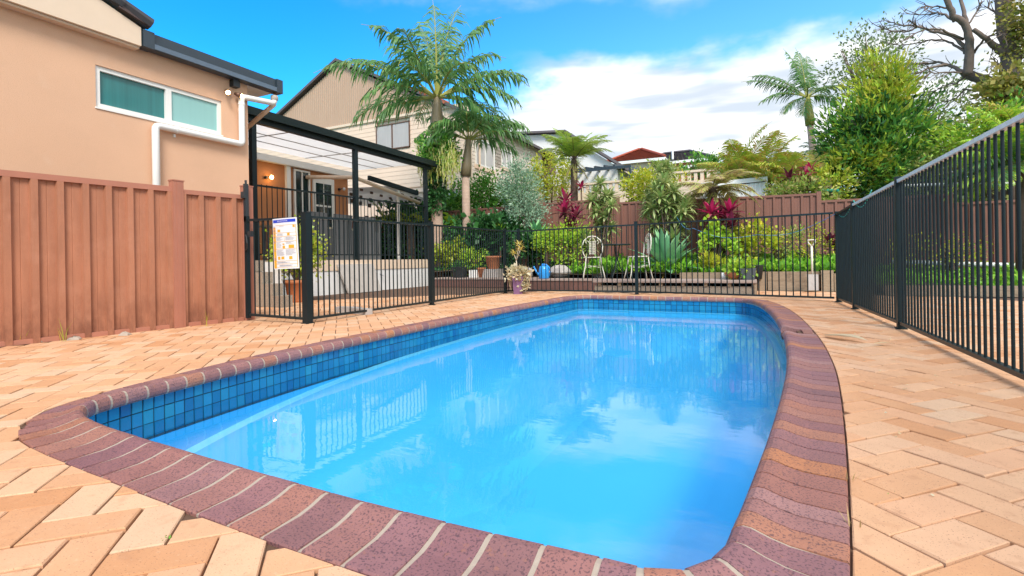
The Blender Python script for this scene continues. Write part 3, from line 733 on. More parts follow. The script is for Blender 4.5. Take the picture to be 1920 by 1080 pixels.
# ------------------------------------------------------------------ steel sheet fences
def ribbed(mb, a_, b_, z0a, z0b, z1a, z1b, pitch, phase=0, nrmv=(1, 0), h=.030):
    a_ = Vector(a_); b_ = Vector(b_); L = (b_ - a_).length; d_ = (b_ - a_) / L; n_ = Vector(nrmv)
    pr = [(0, 0)]; s_ = phase
    while s_ < L:
        for q, hh in ((-.031, 0), (-.022, h), (.022, h), (.031, 0), (pitch / 2 - .004, 0), (pitch / 2, -.003), (pitch / 2 + .004, 0)):
            if 0 < s_ + q < L: pr.append((s_ + q, hh))
        s_ += pitch
    pr.append((L, 0)); o = len(mb.v)
    for s_, hh in pr:
        p = a_ + d_ * s_ + n_ * hh; t_ = s_ / L; mb.v += [(p.x, p.y, z0a + (z0b - z0a) * t_), (p.x, p.y, z1a + (z1b - z1a) * t_)]
    for i in range(len(pr) - 1): k = o + 2 * i; mb.f.append((k, k + 2, k + 3, k + 1))
tf = thing('sheet_fence', 'terracotta-coloured ribbed steel fence below the rendered house wall on the left', 'fence', (-5.3, 2.5, 0))
def lx(y): return -5.42 + (y - 1.75) * .145
# ribs fall at y = 1.81 + .165 k
for (y0, y1, zt) in ((-1.65, -.84, 1.37), (-.84, -.02, 1.37), (-.02, .80, 1.375), (.80, 1.61, 1.375), (1.61, 2.22, 1.375), (2.22, 2.98, 1.38)):
    mb = MB(); k0 = math.ceil((y0 - 1.81) / .165 - .2); ribbed(mb, (lx(y0), y0), (lx(y1), y1), .0, .0, zt, zt, .165, 1.81 + k0 * .165 - y0, (1, -.14)); part('sheet', mb, m_fence, tf)
for (y0, y1) in ((3.03, 3.36), (3.36, 3.68)):
    mb = MB(); k0 = math.ceil((y0 - 3.08) / .165 - .2); ribbed(mb, (lx(y0), y0), (lx(y1), y1), .0, .0, 1.36, 1.36, .165, 3.08 + k0 * .165 - y0, (1, -.14)); part('sheet', mb, m_fence, tf)
mb = MB(); mb.beam((lx(-1.7), -1.7, 1.385), (lx(2.98), 2.98, 1.39), .062, .05); part('cap_rail', mb, m_fencepost, tf)
mb = MB(); mb.beam((lx(3.08), 3.08, 1.375), (lx(3.66), 3.66, 1.38), .062, .045); part('cap_rail', mb, m_fencepost, tf)
mb = MB(); mb.beam((lx(-1.7), -1.7, .02), (lx(3.66), 3.66, .02), .05, .04); part('base_rail', mb, m_fencepost, tf)
for y, zt in ((3.02, 1.475), (3.72, 1.50)):
    mb = MB(); x = lx(y); mb.box(x - .035, y - .05, -.02, x + .045, y + .05, zt); mb.box(x - .04, y - .055, zt, x + .05, y + .055, zt + .012); mb.box(x + .045, y - .02, 0, x + .049, y + .02, zt - .01); part('post', mb, m_fencepost, tf)
bf = thing('sheet_fence', 'dark brown ribbed steel boundary fence behind the garden bed', 'fence', (-1, 13, .4))
def bz(x): return .35 + .25 * math.exp(-((x + 2) / 4) ** 2)
for (xs, zt0, zt1) in ((((-14.0, -11.8, -9.6, -7.4, -5.3, -3.24), 2.1, 2.19)), (((-3.18, -.95, 1.28), 2.06, 1.97)), (((1.37, 3.56),) + (1.80, 1.79)), (((3.64, 5.9, 8.2, 10.4),) + (1.60, 1.58))):
    X0, X1 = xs[0], xs[-1]
    for i in range(len(xs) - 1):
        x0, x1 = xs[i], xs[i + 1]; za = zt0 + (zt1 - zt0) * (x0 - X0) / (X1 - X0); zb = zt0 + (zt1 - zt0) * (x1 - X0) / (X1 - X0)
        k = 3
        for j in range(k):
            xa, xb = x0 + (x1 - x0) * j / k, x0 + (x1 - x0) * (j + 1) / k; z_a = za + (zb - za) * j / k; z_b = za + (zb - za) * (j + 1) / k
            mb = MB(); ribbed(mb, (xa, 13), (xb, 13), 0, 0, z_a, z_b, .185, .09, (0, -1), .03); part('sheet', mb, m_bfence, bf)
        mb = MB(); mb.beam((x0, 13, za + .02), (x1, 13, zb + .02), .06, .05); part('cap_rail', mb, m_bfence, bf)
for x, zt in ((-11.8, 2.2), (-9.6, 2.2), (-7.4, 2.2), (-5.3, 2.22), (-3.21, 2.24), (-.95, 2.06), (1.325, 2.03), (3.6, 1.86), (5.9, 1.65)):
    mb = MB(); mb.box(x - .045, 12.96, 0, x + .045, 13.04, zt + .02); part('post', mb, m_bfence, bf)

# ------------------------------------------------------------------ house on the left
hs = thing('rendered_house', 'peach rendered house wall with a long slider window and gable eave, rising on the left', 'house', (-6.7, 3, 0))
XW = -6.7
WY0, WY1, WZ0, WZ1 = 3.01, 4.50, 2.45, 2.93
mb = MB(); XB = -6.95   # wall built round the window opening
mb.box(XB, -5, 0, XW, WY0, 3.30); mb.box(XB, WY1, 0, XW, 4.90, 3.30); mb.box(XB, WY0, 0, XW, WY1, WZ0); mb.box(XB, WY0, WZ1, XW, WY1, 3.30)
part('wall', mb, m_stucco, hs)
mb = MB(); mb.box(-10.4, 4.65, 0, XB - .002, 4.895, 3.30); part('return_wall', mb, m_stucco, hs)
wf = MB(); xf = XW - .075; e = .05
for (y0, z0, y1, z1) in ((WY0, WZ0, WY1, WZ0 + e), (WY0, WZ1 - e, WY1, WZ1), (WY0, WZ0 + e, WY0 + e, WZ1 - e), (WY1 - e, WZ0 + e, WY1, WZ1 - e), (3.77, WZ0 + e, 3.84, WZ1 - e)): wf.box(xf, y0, z0, xf + .055, y1, z1)
wn = part('window_frame', wf, m_white, hs)
mb = MB(); mb.box(xf + .01, WY0 + e, WZ0 + e, xf + .018, 3.77, WZ1 - e); part('pane', mb, m_glassG, wn)
mb = MB(); mb.box(xf + .025, 3.84, WZ0 + e, xf + .033, WY1 - e, WZ1 - e); part('pane', mb, m_glassL, wn)['label'] = 'frosted pale green pane'
mb = MB(); mb.box(XW - .02, WY0 - .01, WZ0 - .02, XW + .012, WY1 + .01, WZ0 - .001); part('sill', mb, m_white, wn)
# gable end overhanging the wall
XG = -6.55
mb = MB(); sl_ = .36
mb.extrude_x([(3.41, 3.26), (3.41, 3.48), (-4, 3.48 + 7.41 * sl_), (-4, 3.26)], XG - .04, XG); part('gable_board', mb, m_cream, hs)
mb = MB(); mb.box(XW, -4, 3.235, XG - .042, 3.41, 3.258); part('soffit', mb, m_cream, hs)
for k in range(24):
    y1_ = 3.49 - k * .3; z1_ = 3.505 + k * .3 * sl_
    mb = MB(); mb.extrude_x([(y1_, z1_ + .005), (y1_, z1_ + .045), (y1_ - .33, z1_ + .045 + .33 * sl_ - .018), (y1_ - .33, z1_ + .33 * sl_ - .02)], XG - 3.5, XG + .05); part('roof_tile_course', mb, m_rooftile, hs)
    if k < 14:
        mb = MB(); mb.tube([(XG + .0, y1_ - .31, z1_ + .07 + .31 * sl_), (XG + .0, y1_ + .02, z1_ + .055)], [.065, .08], 8); part('verge_cap', mb, m_rooftile, hs)
# gutter and lean-to roof
GY0, GY1 = 3.43, 5.38
mb = MB(); mb.extrude_y([(XG - .13, 3.27), (XG, 3.27), (XG, 3.34), (XG - .012, 3.35), (XG - .012, 3.465), (XG - .13, 3.465)], GY0, GY1); part('gutter', mb, m_gut, hs)
mb = MB(); mb.box(XG, GY0 + .12, 3.275, XG + .012, GY1 - .1, 3.335); part('gutter_lip', mb, m_gutlip, hs)
for (y0, y1) in ((GY0 - .005, GY0 + .12), (GY1 - .1, GY1 + .005)):
    mb = MB(); mb.box(XG - .135, y0, 3.265, XG + .015, y1, 3.47); part('gutter_cap', mb, m_gut, hs)
mb = MB(); mb.add([(XG - .1, GY0, 3.475), (XG - .1, GY1, 3.475), (-10.6, GY1, 3.9), (-10.6, GY0, 3.9), (XG - .1, GY0, 3.45), (XG - .1, GY1, 3.45), (-10.6, GY1, 3.87), (-10.6, GY0, 3.87)], [(0, 1, 2, 3), (4, 7, 6, 5), (0, 4, 5, 1), (1, 5, 6, 2), (3, 2, 6, 7), (0, 3, 7, 4)]); part('roof_sheet', mb, m_gut, hs)
for k in range(4):
    mb = MB(); y = 4.90 + k * .12; mb.box(XW - .7, y, 3.30, XG - .135, y + .11, 3.315); part('soffit_board', mb, m_white, hs)
mb = MB(); mb.box(XW, 4.62, 3.17, XW + .09, 4.72, 3.268); part('eave_bracket', mb, m_blackpl, hs)
# down pipes
def pipe(pts, r_, root, name='down_pipe', mat=m_pvc):
    P = [Vector(p) for p in pts]; out = [P[0]]
    for i in range(1, len(P) - 1):
        a_ = (P[i - 1] - P[i]).normalized(); b_ = (P[i + 1] - P[i]).normalized(); rr = r_ * 1.3
        for k in range(5): t_ = k / 4; out.append(P[i] + a_ * rr * (1 - t_) ** 2 + b_ * rr * t_ ** 2)
    out.append(P[-1]); mb = MB(); mb.tube(out, r_, 12); o = part(name, mb, mat, root, True)
    return o
px_ = XW + .06
dp = pipe([(px_, 3.60, 0), (px_, 3.60, 2.37), (px_, 4.76, 2.37), (px_, 4.76, 3.06), (-6.60, 5.28, 3.10), (-6.60, 5.28, 3.20)], .042, hs)
pipe([(-6.60, 5.27, 3.08), (-6.95, 5.32, 2.98), (-7.4, 5.4, 2.86)], .036, hs, 'branch_pipe', m_cream)
for (y, z_) in ((3.85, 2.37), (4.76, 2.95)):
    mb = MB(); mb.tube([(px_, y - (.012 if z_ < 2.5 else 0), z_ - (.012 if z_ > 2.5 else 0)), (px_, y + (.012 if z_ < 2.5 else 0), z_ + (.012 if z_ > 2.5 else 0))], .047, 12); mb.box(XW, y - .012, z_ - .09, XW + .02, y + .012, z_ - .05); part('pipe_clip', mb, m_pvc, hs)
mb = MB(); mb.lathe([(.042, -.02), (.055, 0), (.055, .04), (.042, .06)], (-6.60, 5.28, 3.16), 12); part('pipe_collar', mb, m_conc2, hs, True)
# twin spotlights
sp = MB(); sp.lathe([(0, .05), (.035, .05), (.035, 0), (0, 0)], (XW + .02, 4.58, 3.06), 10); spo = part('spotlight', sp, m_bronze, hs)
for (y, tilt, lit) in ((4.53, (-.25, -1.0), 1), (4.66, (.9, -.8), .6)):
    a_ = Vector((XW + .05, y, 3.08)); dr = Vector((.6, tilt[0] * .6, tilt[1] * .35)).normalized()
    mb = MB(); mb.tube([a_, a_ + dr * .04, a_ + dr * .09], [.018, .028, .036], 12); part('lamp_head', mb, m_bronze, spo, True)
    mb = MB(); mb.tube([a_ + dr * .091, a_ + dr * .10, a_ + dr * .112], [.030, .024, .008], 12); part('bulb', mb, m_bulb, spo, True)
# rear wing behind the patio
XR = -10.4
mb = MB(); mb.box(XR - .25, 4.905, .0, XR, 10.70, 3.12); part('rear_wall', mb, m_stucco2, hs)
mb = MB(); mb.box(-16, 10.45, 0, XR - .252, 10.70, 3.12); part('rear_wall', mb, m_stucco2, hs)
mb = MB(); mb.box(XR + .002, 5, 3.06, XR + .13, 10.95, 3.22); part('white_fascia', mb, m_white, hs)
mb = MB(); mb.box(XR - .02, 8.58, .7, XR + .07, 8.70, 3.06); part('white_column', mb, m_white, hs)
def win(root, x, y0, y1, z0, z1, nx, nz_, pane, frame=m_white, e=.045):
    mb = MB(); mb.box(x, y0, z0, x + .05, y1, z0 + e); mb.box(x, y0, z1 - e, x + .05, y1, z1); mb.box(x, y0, z0 + e, x + .05, y0 + e, z1 - e); mb.box(x, y1 - e, z0 + e, x + .05, y1, z1 - e)
    for k in range(1, nx): yy = y0 + (y1 - y0) * k / nx; mb.box(x, yy - .015, z0 + e, x + .048, yy + .015, z1 - e)
    for k in range(1, nz_): zz = z0 + (z1 - z0) * k / nz_; mb.box(x, y0 + e, zz - .012, x + .046, y1 - e, zz + .012)
    w_ = part('window_frame', mb, frame, root)
    for a_ in range(nx):
        for b_ in range(nz_):
            m2 = MB(); m2.box(x + .004, y0 + (y1 - y0) * a_ / nx + .02, z0 + (z1 - z0) * b_ / nz_ + .02, x + .016, y0 + (y1 - y0) * (a_ + 1) / nx - .02, z0 + (z1 - z0) * (b_ + 1) / nz_ - .02); part('pane', m2, pane, w_)
    return w_
win(hs, XR + .003, 8.82, 9.32, 1.1, 3.02, 2, 1, m_glassD)
mb = MB(); mb.box(XR + .003, 9.42, .70, XR + .05, 10.14, 2.92)
dr_ = part('back_door', mb, m_white, hs)
for a_ in range(2):
    for b_ in range(3):
        m2 = MB(); m2.box(XR + .048, 9.50 + a_ * .28, .95 + b_ * .62, XR + .056, 9.50 + a_ * .28 + .25, .95 + b_ * .62 + .57); part('pane', m2, m_glassD, dr_)
for (y, lit) in ((8.03, 1), (10.34, 0)):
    mb = MB(); mb.lathe([(0, .06), (.04, .05), (.04, 0), (0, 0)], (XR + .04, y, 2.66), 10); mb.tube([(XR, y, 2.7), (XR + .12, y + .05, 2.70)], .012, 6); o = part('wall_lamp', mb, m_blackpl, hs)
    mb = MB(); mb.lathe([(0, -.05), (.035, -.03), (.04, 0), (.03, .035), (0, .05)], (XR + .15, y + .06, 2.69), 10); part('bulb', mb, m_bulb if lit else m_lens, o, True)

# ------------------------------------------------------------------ patio, steps, pergola, railing
XP = -7.75
pt = MB(); pt.box(XR + .003, 4.91, -.02, XP + .02, 10.95, .47)
patio = struct('patio_base', pt, m_whwall)
mb = MB(); mb.box(XR + .004, 4.905, .472, XP + .035, 10.97, .69); mb = part('patio_slab', mb, m_cream, patio)
st_ = thing('patio_steps', 'exposed-aggregate steps climbing to the raised patio behind the gate', 'steps', (-6.4, 5.2, 0))
for k, (xr_, zt) in enumerate(((-6.06, .17), (-6.26, .34), (-6.47, .51), (-6.68, .685))):
    mb = MB(); mb.box(XP + .04, 4.92, zt - .168, xr_, 5.10, zt); part('step', mb, m_conc, st_)
mb = MB(); mb.box(XP + .04, 5.104, -.02, -6.72, 5.45, .66); part('landing', mb, m_whwall, patio)
pg = thing('pergola', 'charcoal-beamed patio pergola with a pale translucent roof, beside the peach wall', 'pergola', (XP, 8.2, .69))
for y in (5.75, 8.20, 10.76):
    mb = MB(); mb.box(XP - .045, y - .045, .69, XP + .045, y + .045, 3.08); part('post', mb, m_dark, pg)
mb = MB(); mb.box(XP - .04, 5.0, 3.082, XP + .04, 11.0, 3.26); part('beam', mb, m_dark, pg)
mb = MB(); mb.extrude_y([(XP + .042, 3.17), (XP + .14, 3.17), (XP + .16, 3.30), (XP - .03, 3.33), (XP - .03, 3.265), (XP + .042, 3.262)], 4.95, 11.12); part('gutter', mb, m_darkrail, pg)
def proof(x): return 3.275 + (XP - x) * .02
xs = [XP - .05 - (XP - .05 - XR - .14) * k / 4 for k in range(5)]; ys = [5.0, 7.05, 9.1, 11.05]
for i in range(4):
    for j in range(3):
        x0, x1 = xs[i] - .012, xs[i + 1] + .012; y0, y1 = ys[j] + .012, ys[j + 1] - .012; z0, z1 = proof(x0), proof(x1)
        mb = MB(); mb.add([(x0, y0, z0), (x0, y1, z0), (x1, y1, z1), (x1, y0, z1), (x0, y0, z0 + .016), (x0, y1, z0 + .016), (x1, y1, z1 + .016), (x1, y0, z1 + .016)], [(0, 3, 2, 1), (4, 5, 6, 7), (0, 1, 5, 4), (1, 2, 6, 5), (2, 3, 7, 6), (3, 0, 4, 7)]); part('roof_panel', mb, m_poly, pg)
for x in xs[1:4]: mb = MB(); mb.box(x - .009, 5.0, proof(x) - .012, x + .009, 11.05, proof(x) + .02); part('glazing_bar', mb, m_conc2, pg)
for y in ys[1:3]: mb = MB(); mb.beam((xs[0], y, proof(xs[0])), (xs[4], y, proof(xs[4])), .018, .026); part('glazing_bar', mb, m_conc2, pg)
rl = thing('patio_railing', 'charcoal barred balustrade along the front edge of the raised patio', 'railing', (XP, 8.2, .69))
mb = MB(); mb.beam((XP, 5.80, 2.0), (XP, 8.15, 2.04), .04, .03); part('top_rail', mb, m_dark, rl)
mb = MB(); mb.beam((XP, 8.25, 2.04), (XP, 10.71, 2.08), .04, .03); part('top_rail', mb, m_dark, rl)
for (y0, y1) in ((5.80, 8.15), (8.25, 10.71)):
    mb = MB(); mb.beam((XP, y0, .80), (XP, y1, .80), .035, .025); part('bottom_rail', mb, m_dark, rl)
    n_ = round((y1 - y0) / .105)
    for k in range(1, n_): link('bar', bar_mesh(1.22), rl, (0, y0 + (y1 - y0) * k / n_ - 8.2, .81 - .69))
# lower awning
aw = thing('patio_awning', 'lower white awning with a charcoal gutter beyond the ochre house corner', 'awning', (-9, 10.9, 2.6))
mb = MB(); mb.beam((-9, 10.0, 2.84), (-9, 12.1, 2.68), .07, .12); part('gutter_beam', mb, m_dark, aw)
for k in range(6):
    y = 10.85 + k * .42; mb = MB(); zz = 2.72 - (y - 10.85) * .09
    mb.add([(-9.05, y, zz), (-9.05, y + .40, zz - .036), (-12.5, y + .40, zz + .1), (-12.5, y, zz + .14), (-9.05, y, zz + .02), (-9.05, y + .40, zz - .016), (-12.5, y + .40, zz + .12), (-12.5, y, zz + .16)], [(0, 3, 2, 1), (4, 5, 6, 7), (0, 1, 5, 4), (1, 2, 6, 5), (2, 3, 7, 6), (3, 0, 4, 7)]); part('awning_sheet', mb, m_alwhite, aw)
    for q in range(4): mb = MB(); x = -9.3 - q * .8; mb.box(x - .018, y + .02, zz - .03, x + .018, y + .12, zz + .005 + q * .03); part('rafter_end', mb, m_bark, aw)
for y in (11.2, 12.6): mb = MB(); mb.box(-9.04, y - .03, .3, -8.98, y + .03, 2.66); part('awning_post', mb, m_white, aw)
pipe([(-10.35, 9.2, 2.86), (-9.1, 9.6, 2.80), (-8.8, 11.9, 2.36)], .05, aw, 'drain_pipe', m_cream)

# patio furniture (wicker chairs and table)
def wicker_chair(x, y, rot, label):
    r_ = thing('wicker_chair', label, 'chair', (x, y, .69), 'wicker chairs on the patio', rot)
    if not wick:
        m1 = MB(); m1.box(-.25, -.25, .36, .25, .25, .45); wick['seat'] = m1.mesh('seat', m_wicker)
        m1 = MB(); m1.extrude_x([(-.25, .45), (-.21, .45), (-.25, .98), (-.31, .98)], -.25, .25); wick['backrest'] = m1.mesh('backrest', m_wicker)
        m1 = MB(); m1.box(-.29, -.26, .0, -.25, .25, .66); wick['arm'] = m1.mesh('arm', m_wicker)
        m1 = MB(); m1.box(-.25, -.245, 0, .25, -.215, .36); wick['skirt'] = m1.mesh('skirt', m_wicker)
    link('seat', wick['seat'], r_); link('backrest', wick['backrest'], r_); link('arm', wick['arm'], r_); link('arm', wick['arm'], r_, (.54, 0, 0)); link('skirt', wick['skirt'], r_)
    return r_
wick = {}
wicker_chair(-8.25, 7.35, R(90), 'charcoal wicker chair on the patio, nearest to the corner post')
wicker_chair(-8.25, 8.05, R(90), 'charcoal wicker chair left of the middle pergola post')
wicker_chair(-8.25, 8.80, R(82), 'charcoal wicker chair right of the middle pergola post')
wicker_chair(-8.6, 9.45, R(150), 'charcoal wicker chair turned aside at the right end of the patio table')
tb_ = thing('patio_table', 'outdoor dining table with a pale top behind the wicker chairs', 'table', (-8.95, 8.2, .69))
mb = MB(); mb.box(-9.35, 7.0, 1.40, -8.55, 9.3, 1.44); part('tabletop', mb, m_tabletop, tb_)
for x in (-9.25, -8.65):
    for y in (7.1, 9.2): mb = MB(); mb.box(x - .03, y - .03, .69, x + .03, y + .03, 1.40); part('leg', mb, m_wicker, tb_)
# kettle barbecue lid behind the first post
bb = thing('covered_barbecue', 'low dark-topped storage box beside the patio post behind the gate', 'box', (-7.95, 5.35, .69))
mb = MB(); mb.box(-8.35, 5.1, .69, -7.85, 5.6, 1.15); part('cabinet', mb, m_whwall, bb)
mb = MB(); mb.extrude_y([(-8.38, 1.15), (-7.82, 1.15), (-7.9, 1.21), (-8.3, 1.21)], 5.08, 5.62); part('lid', mb, m_blackpl, bb)
# leaning panel, tap, blocks
lp = MB(); lp.add([(-7.44, 7.66, 0), (-7.44, 8.62, 0), (-7.69, 8.66, .60), (-7.69, 7.58, .60), (-7.49, 7.66, 0), (-7.49, 8.62, 0), (-7.73, 8.66, .60), (-7.73, 7.58, .60)], [(0, 1, 2, 3), (4, 7, 6, 5), (0, 4, 5, 1), (1, 5, 6, 2), (2, 6, 7, 3), (3, 7, 4, 0)])
tag(part('cement_panel', lp, m_conc2), 'grey cement sheet leaning against the white patio wall', 'panel')
tp = thing('garden_tap', 'small metal garden tap on the white patio wall', 'tap', (-7.7, 8.92, .3))
mb = MB(); mb.tube([(-7.73, 8.92, .36), (-7.66, 8.92, .36), (-7.64, 8.92, .31)], .012, 8); part('spout', mb, m_brass, tp, True)
mb = MB(); mb.tube([(-7.69, 8.92, .36), (-7.69, 8.92, .40)], .007, 6); mb.box(-7.70, 8.89, .40, -7.68, 8.95, .41); part('handle', mb, m_brass, tp)
for (x, y, a_, lb) in ((-4.62, 4.72, .1, 'pale concrete block lying on the pavers behind the pool fence, the left one of two'), (-4.32, 4.62, -.2, 'weathered concrete block poking under the pool fence, the right one of two')):
    mb = MB(); mb.box(-.17, -.05, 0, .17, .05, .07); mb.box(-.15, -.03, .07, .15, .03, .072); o = part('concrete_block', mb, m_conc2); o.location = (x, y, 0); o.rotation_euler = (0, 0, a_); tag(o, lb, 'block', 'loose concrete blocks')

# ------------------------------------------------------------------ deck, retaining walls, garden beds
dk = thing('timber_deck', 'low timber deck on a pebbled concrete base beyond the far pool fence', 'deck', (-1.5, 9.5, 0))
for (x0, x1, y0, y1) in ((-2.72, .04, 9.0, 10.08), (-4.35, -2.74, 9.55, 10.3), (-7.3, -4.37, 10.2, 11.0)):
    n_ = max(2, round((y1 - y0) / .12))
    for k in range(n_):
        mb = MB(); ya = y0 + (y1 - y0) * k / n_; mb.box(x0, ya + .003, .185, x1, ya + (y1 - y0) / n_ - .003, .215); part('deck_board', mb, m_deck, dk)
mb = MB(); mb.box(-2.70, 9.06, 0, .02, 9.14, .125); part('pebble_base', mb, m_conc, dk)
mb = MB(); mb.box(-2.70, 9.30, 0, .02, 9.36, .18); part('recess_shade', mb, m_black, dk)  # black board painting in the shade beneath the deck
for k in range(8): mb = MB(); x = -2.6 + k * .37; mb.box(x - .03, 9.04, .126, x + .03, 9.29, .184); part('packer', mb, m_sleeper, dk)
mb = MB(); mb.box(.0, 9.02, 0, .04, 10.05, .183); part('end_board', mb, m_sleeper, dk)
for (x0, x1, y) in ((-4.35, -2.74, 9.57), (-7.3, -4.37, 10.22)): mb = MB(); mb.box(x0, y, 0, x1, y + .03, .183); part('fascia_board', mb, m_brownb, dk)
mb = MB(); mb.box(-4.37, 9.6, 0, -4.34, 10.2, .183); part('fascia_board', mb, m_brownb, dk)
rw = thing('sleeper_wall', 'weathered timber sleeper retaining wall in front of the right garden bed', 'retaining wall', (.8, 10.1, 0))
for (x0, x1, z0, z1, y) in ((.06, .20, 0, .34, 10.02), (.22, 1.02, 0, .17, 10.1), (.22, 1.02, .175, .34, 10.1), (1.04, 1.22, 0, .36, 10.03), (1.24, 1.75, 0, .30, 10.1), (-1.3, .0, .21, .33, 10.1)):
    mb = MB(); mb.box(x0, y, z0, x1, y + .1, z1); part('sleeper', mb, m_sleeper, rw)
rw2 = thing('garden_edging', 'low timber garden edging seen through the right pool fence', 'edging', (3.5, 9.2, 0))
for k in range(4): mb = MB(); x = 1.76 + k * 1.6; mb.box(x, 9.2 - .06 * k, 0, x + 1.58, 9.3 - .06 * k, .15); part('sleeper', mb, m_sleeper, rw2)
gb = MB(); NX, NY = 60, 14
def gzf(x, y):
    f = min(1, max(0, (y - 10.1) / 2.9)); b_ = .30 if x < 1.6 else .13
    return b_ + f * (.22 if x < 1.6 else .16) + .02 * sin(x * 3 + y * 2)
def garden_sheet(name, x0, x1, y0, y1, nx=40, ny=12):
    g2 = MB()
    for j in range(ny):
        for i in range(nx): x = x0 + (x1 - x0) * i / (nx - 1); y = y0 + (y1 - y0) * j / (ny - 1); g2.v.append((x, y, gzf(x, y)))
    g2.f = [(j * nx + i, j * nx + i + 1, (j + 1) * nx + i + 1, (j + 1) * nx + i) for j in range(ny - 1) for i in range(nx - 1)]
    struct(name, g2, m_soil, True)
garden_sheet('garden_bed', -4.3, 1.62, 10.2, 12.99); garden_sheet('garden_bed', -15, -4.31, 11.0, 12.99); garden_sheet('garden_bed', 1.63, 10.5, 9.3, 12.99)
# weeds and ground cover
def tufts(name, x0, x1, y0, y1, n_, h, mat, label=None, seed=5):
    g = np.random.default_rng(seed); x = g.uniform(x0, x1, n_); y = g.uniform(y0, y1, n_); z_ = np.array([gzf(a_, b_) for a_, b_ in zip(x, y)])
    m_ = g.random(n_) ** .5 * (.5 + .5 * np.sin(x * 4.1 + 1.3) * np.sin(y * 3.3 + x))
    P = np.stack([x, y, z_ + g.random(n_) * h * m_], 1); N = g.normal(size=(n_, 3)) * .8; N[:, 2] = 1.0
    o = link(name, quadmesh(name, leaves_np(P, N, h * .55 * (.4 + g.random(n_)), .22, seed=seed), mat)); o['kind'] = 'stuff'
    if label: o['label'] = label
    o['category'] = 'weeds' if label else name
    return o
tufts('ground_cover', -3.6, 1.6, 10.25, 12.6, 16000, .24, L_grass, 'bright green weeds spread over the garden bed', 5)
tufts('ground_cover', 1.65, 8.5, 9.4, 12.9, 9000, .16, L_grass, 'sparse green weeds in the bed behind the right fence', 6)
tufts('ground_cover', -12, -4.3, 11.1, 12.9, 6000, .2, L_dark, 'dark ground cover under the left shrubs', 8)
# white pipe
wp = MB(); wp.tube([(-2.2, 12.85, .64), (1.0, 12.85, .58), (1.62, 12.75, .55)], .05, 10)
tag(part('white_pipe', wp, m_pvc, None, True), 'fat white plastic pipe lying along the back fence behind the potted plants', 'pipe')
wp = MB(); wp.tube([(2.6, 12.85, .46), (4.6, 12.85, .36), (7.5, 12.85, .25)], .05, 10)
tag(part('white_pipe', wp, m_pvc, None, True), 'white plastic pipe along the fence base seen through the right pool fence', 'pipe')

# ------------------------------------------------------------------ neighbour buildings
na = thing('neighbour_house', 'two-storey cream weatherboard house with a tan corrugated gable behind the palms', 'house', (-13, 16, 1))
XE = -8.9; XA = -14.96; XL = -21.0; YF = 15.0; ZE = 5.75; ZA = 8.72; YB = 21.6
mb = MB(); mb.box(XL, YF + .05, 0, XE - .05, YB, ZE); mb.extrude_y([(XL + .2, ZE), (XE - .2, ZE), (XA, ZA - .2)], YF + .08, YB); part('wall', mb, m_wboard, na)
# corrugated gable cladding
zb_ = 6.18; mb = MB(); x = XL + .3; pts = []
def gtop(x): return ZA - abs(x - XA) * (ZA - ZE) / (XE - XA) - .05
while x < XE - .25:
    for q, hh in ((0, 0), (.018, .022), (.062, .022), (.08, 0)): pts.append((x + q, hh))
    x += .112
o = len(mb.v); vv = [(x, YF - hh, min(zb_, gtop(x)), gtop(x)) for x, hh in pts if gtop(x) > zb_ - .001]
for x, y, z0, z1 in vv: mb.v += [(x, y, z0), (x, y, z1)]
mb.f = [(2 * i, 2 * i + 2, 2 * i + 3, 2 * i + 1) for i in range(len(vv) - 1)]
part('corrugated_gable', mb, m_corr, na)
mb = MB(); xr = XA + (XE - XA) * (ZA - zb_) / (ZA - ZE); mb.box(XL + 1, YF - .06, zb_ - .09, xr + .6, YF + .04, zb_); part('belt_trim', mb, m_cream, na)
WF = (-13.06, -11.45, 4.92, 5.90)
for k in range(26):
    z0 = 6.05 - k * .165
    if z0 < 3.35: break
    for (x0, x1) in (((XL + .1, WF[0]), (WF[1], XE)) if WF[2] - .12 < z0 < WF[3] else ((XL + .1, XE),)):
        mb = MB(); mb.add([(x0, YF - .008, z0), (x1, YF - .008, z0), (x1, YF, z0 + .163), (x0, YF, z0 + .163), (x0, YF + .04, z0), (x1, YF + .04, z0), (x1, YF + .04, z0 + .163), (x0, YF + .04, z0 + .163)], [(0, 1, 2, 3), (4, 7, 6, 5), (0, 4, 5, 1), (1, 5, 6, 2), (2, 6, 7, 3), (3, 7, 4, 0)]); part('weatherboard', mb, m_wboard, na)
SW = ((15.38, 16.80, 4.08, 5.04), (17.42, 18.3, 4.35, 5.04))
k = 0; z0 = 5.58
while z0 > 2.2:
    segs = [(YF, YB)]
    for (a_, b_, c_, d_) in SW:
        if c_ - .12 < z0 < d_: segs = [s2 for (p0, p1) in segs for s2 in ((p0, a_), (b_, p1)) if s2[1] > s2[0]] if any(p0 < a_ < p1 for p0, p1 in segs) else segs
    for (a_, b_) in segs:
        mb = MB(); mb.add([(XE + .012, a_, z0), (XE + .012, b_, z0), (XE, b_, z0 + .13), (XE, a_, z0 + .13), (XE - .05, a_, z0), (XE - .05, b_, z0), (XE - .05, b_, z0 + .13), (XE - .05, a_, z0 + .13)], [(0, 1, 2, 3), (4, 7, 6, 5), (0, 4, 5, 1), (1, 5, 6, 2), (2, 6, 7, 3), (3, 7, 4, 0)]); part('weatherboard', mb, m_wboardL, na)
    z0 -= .132
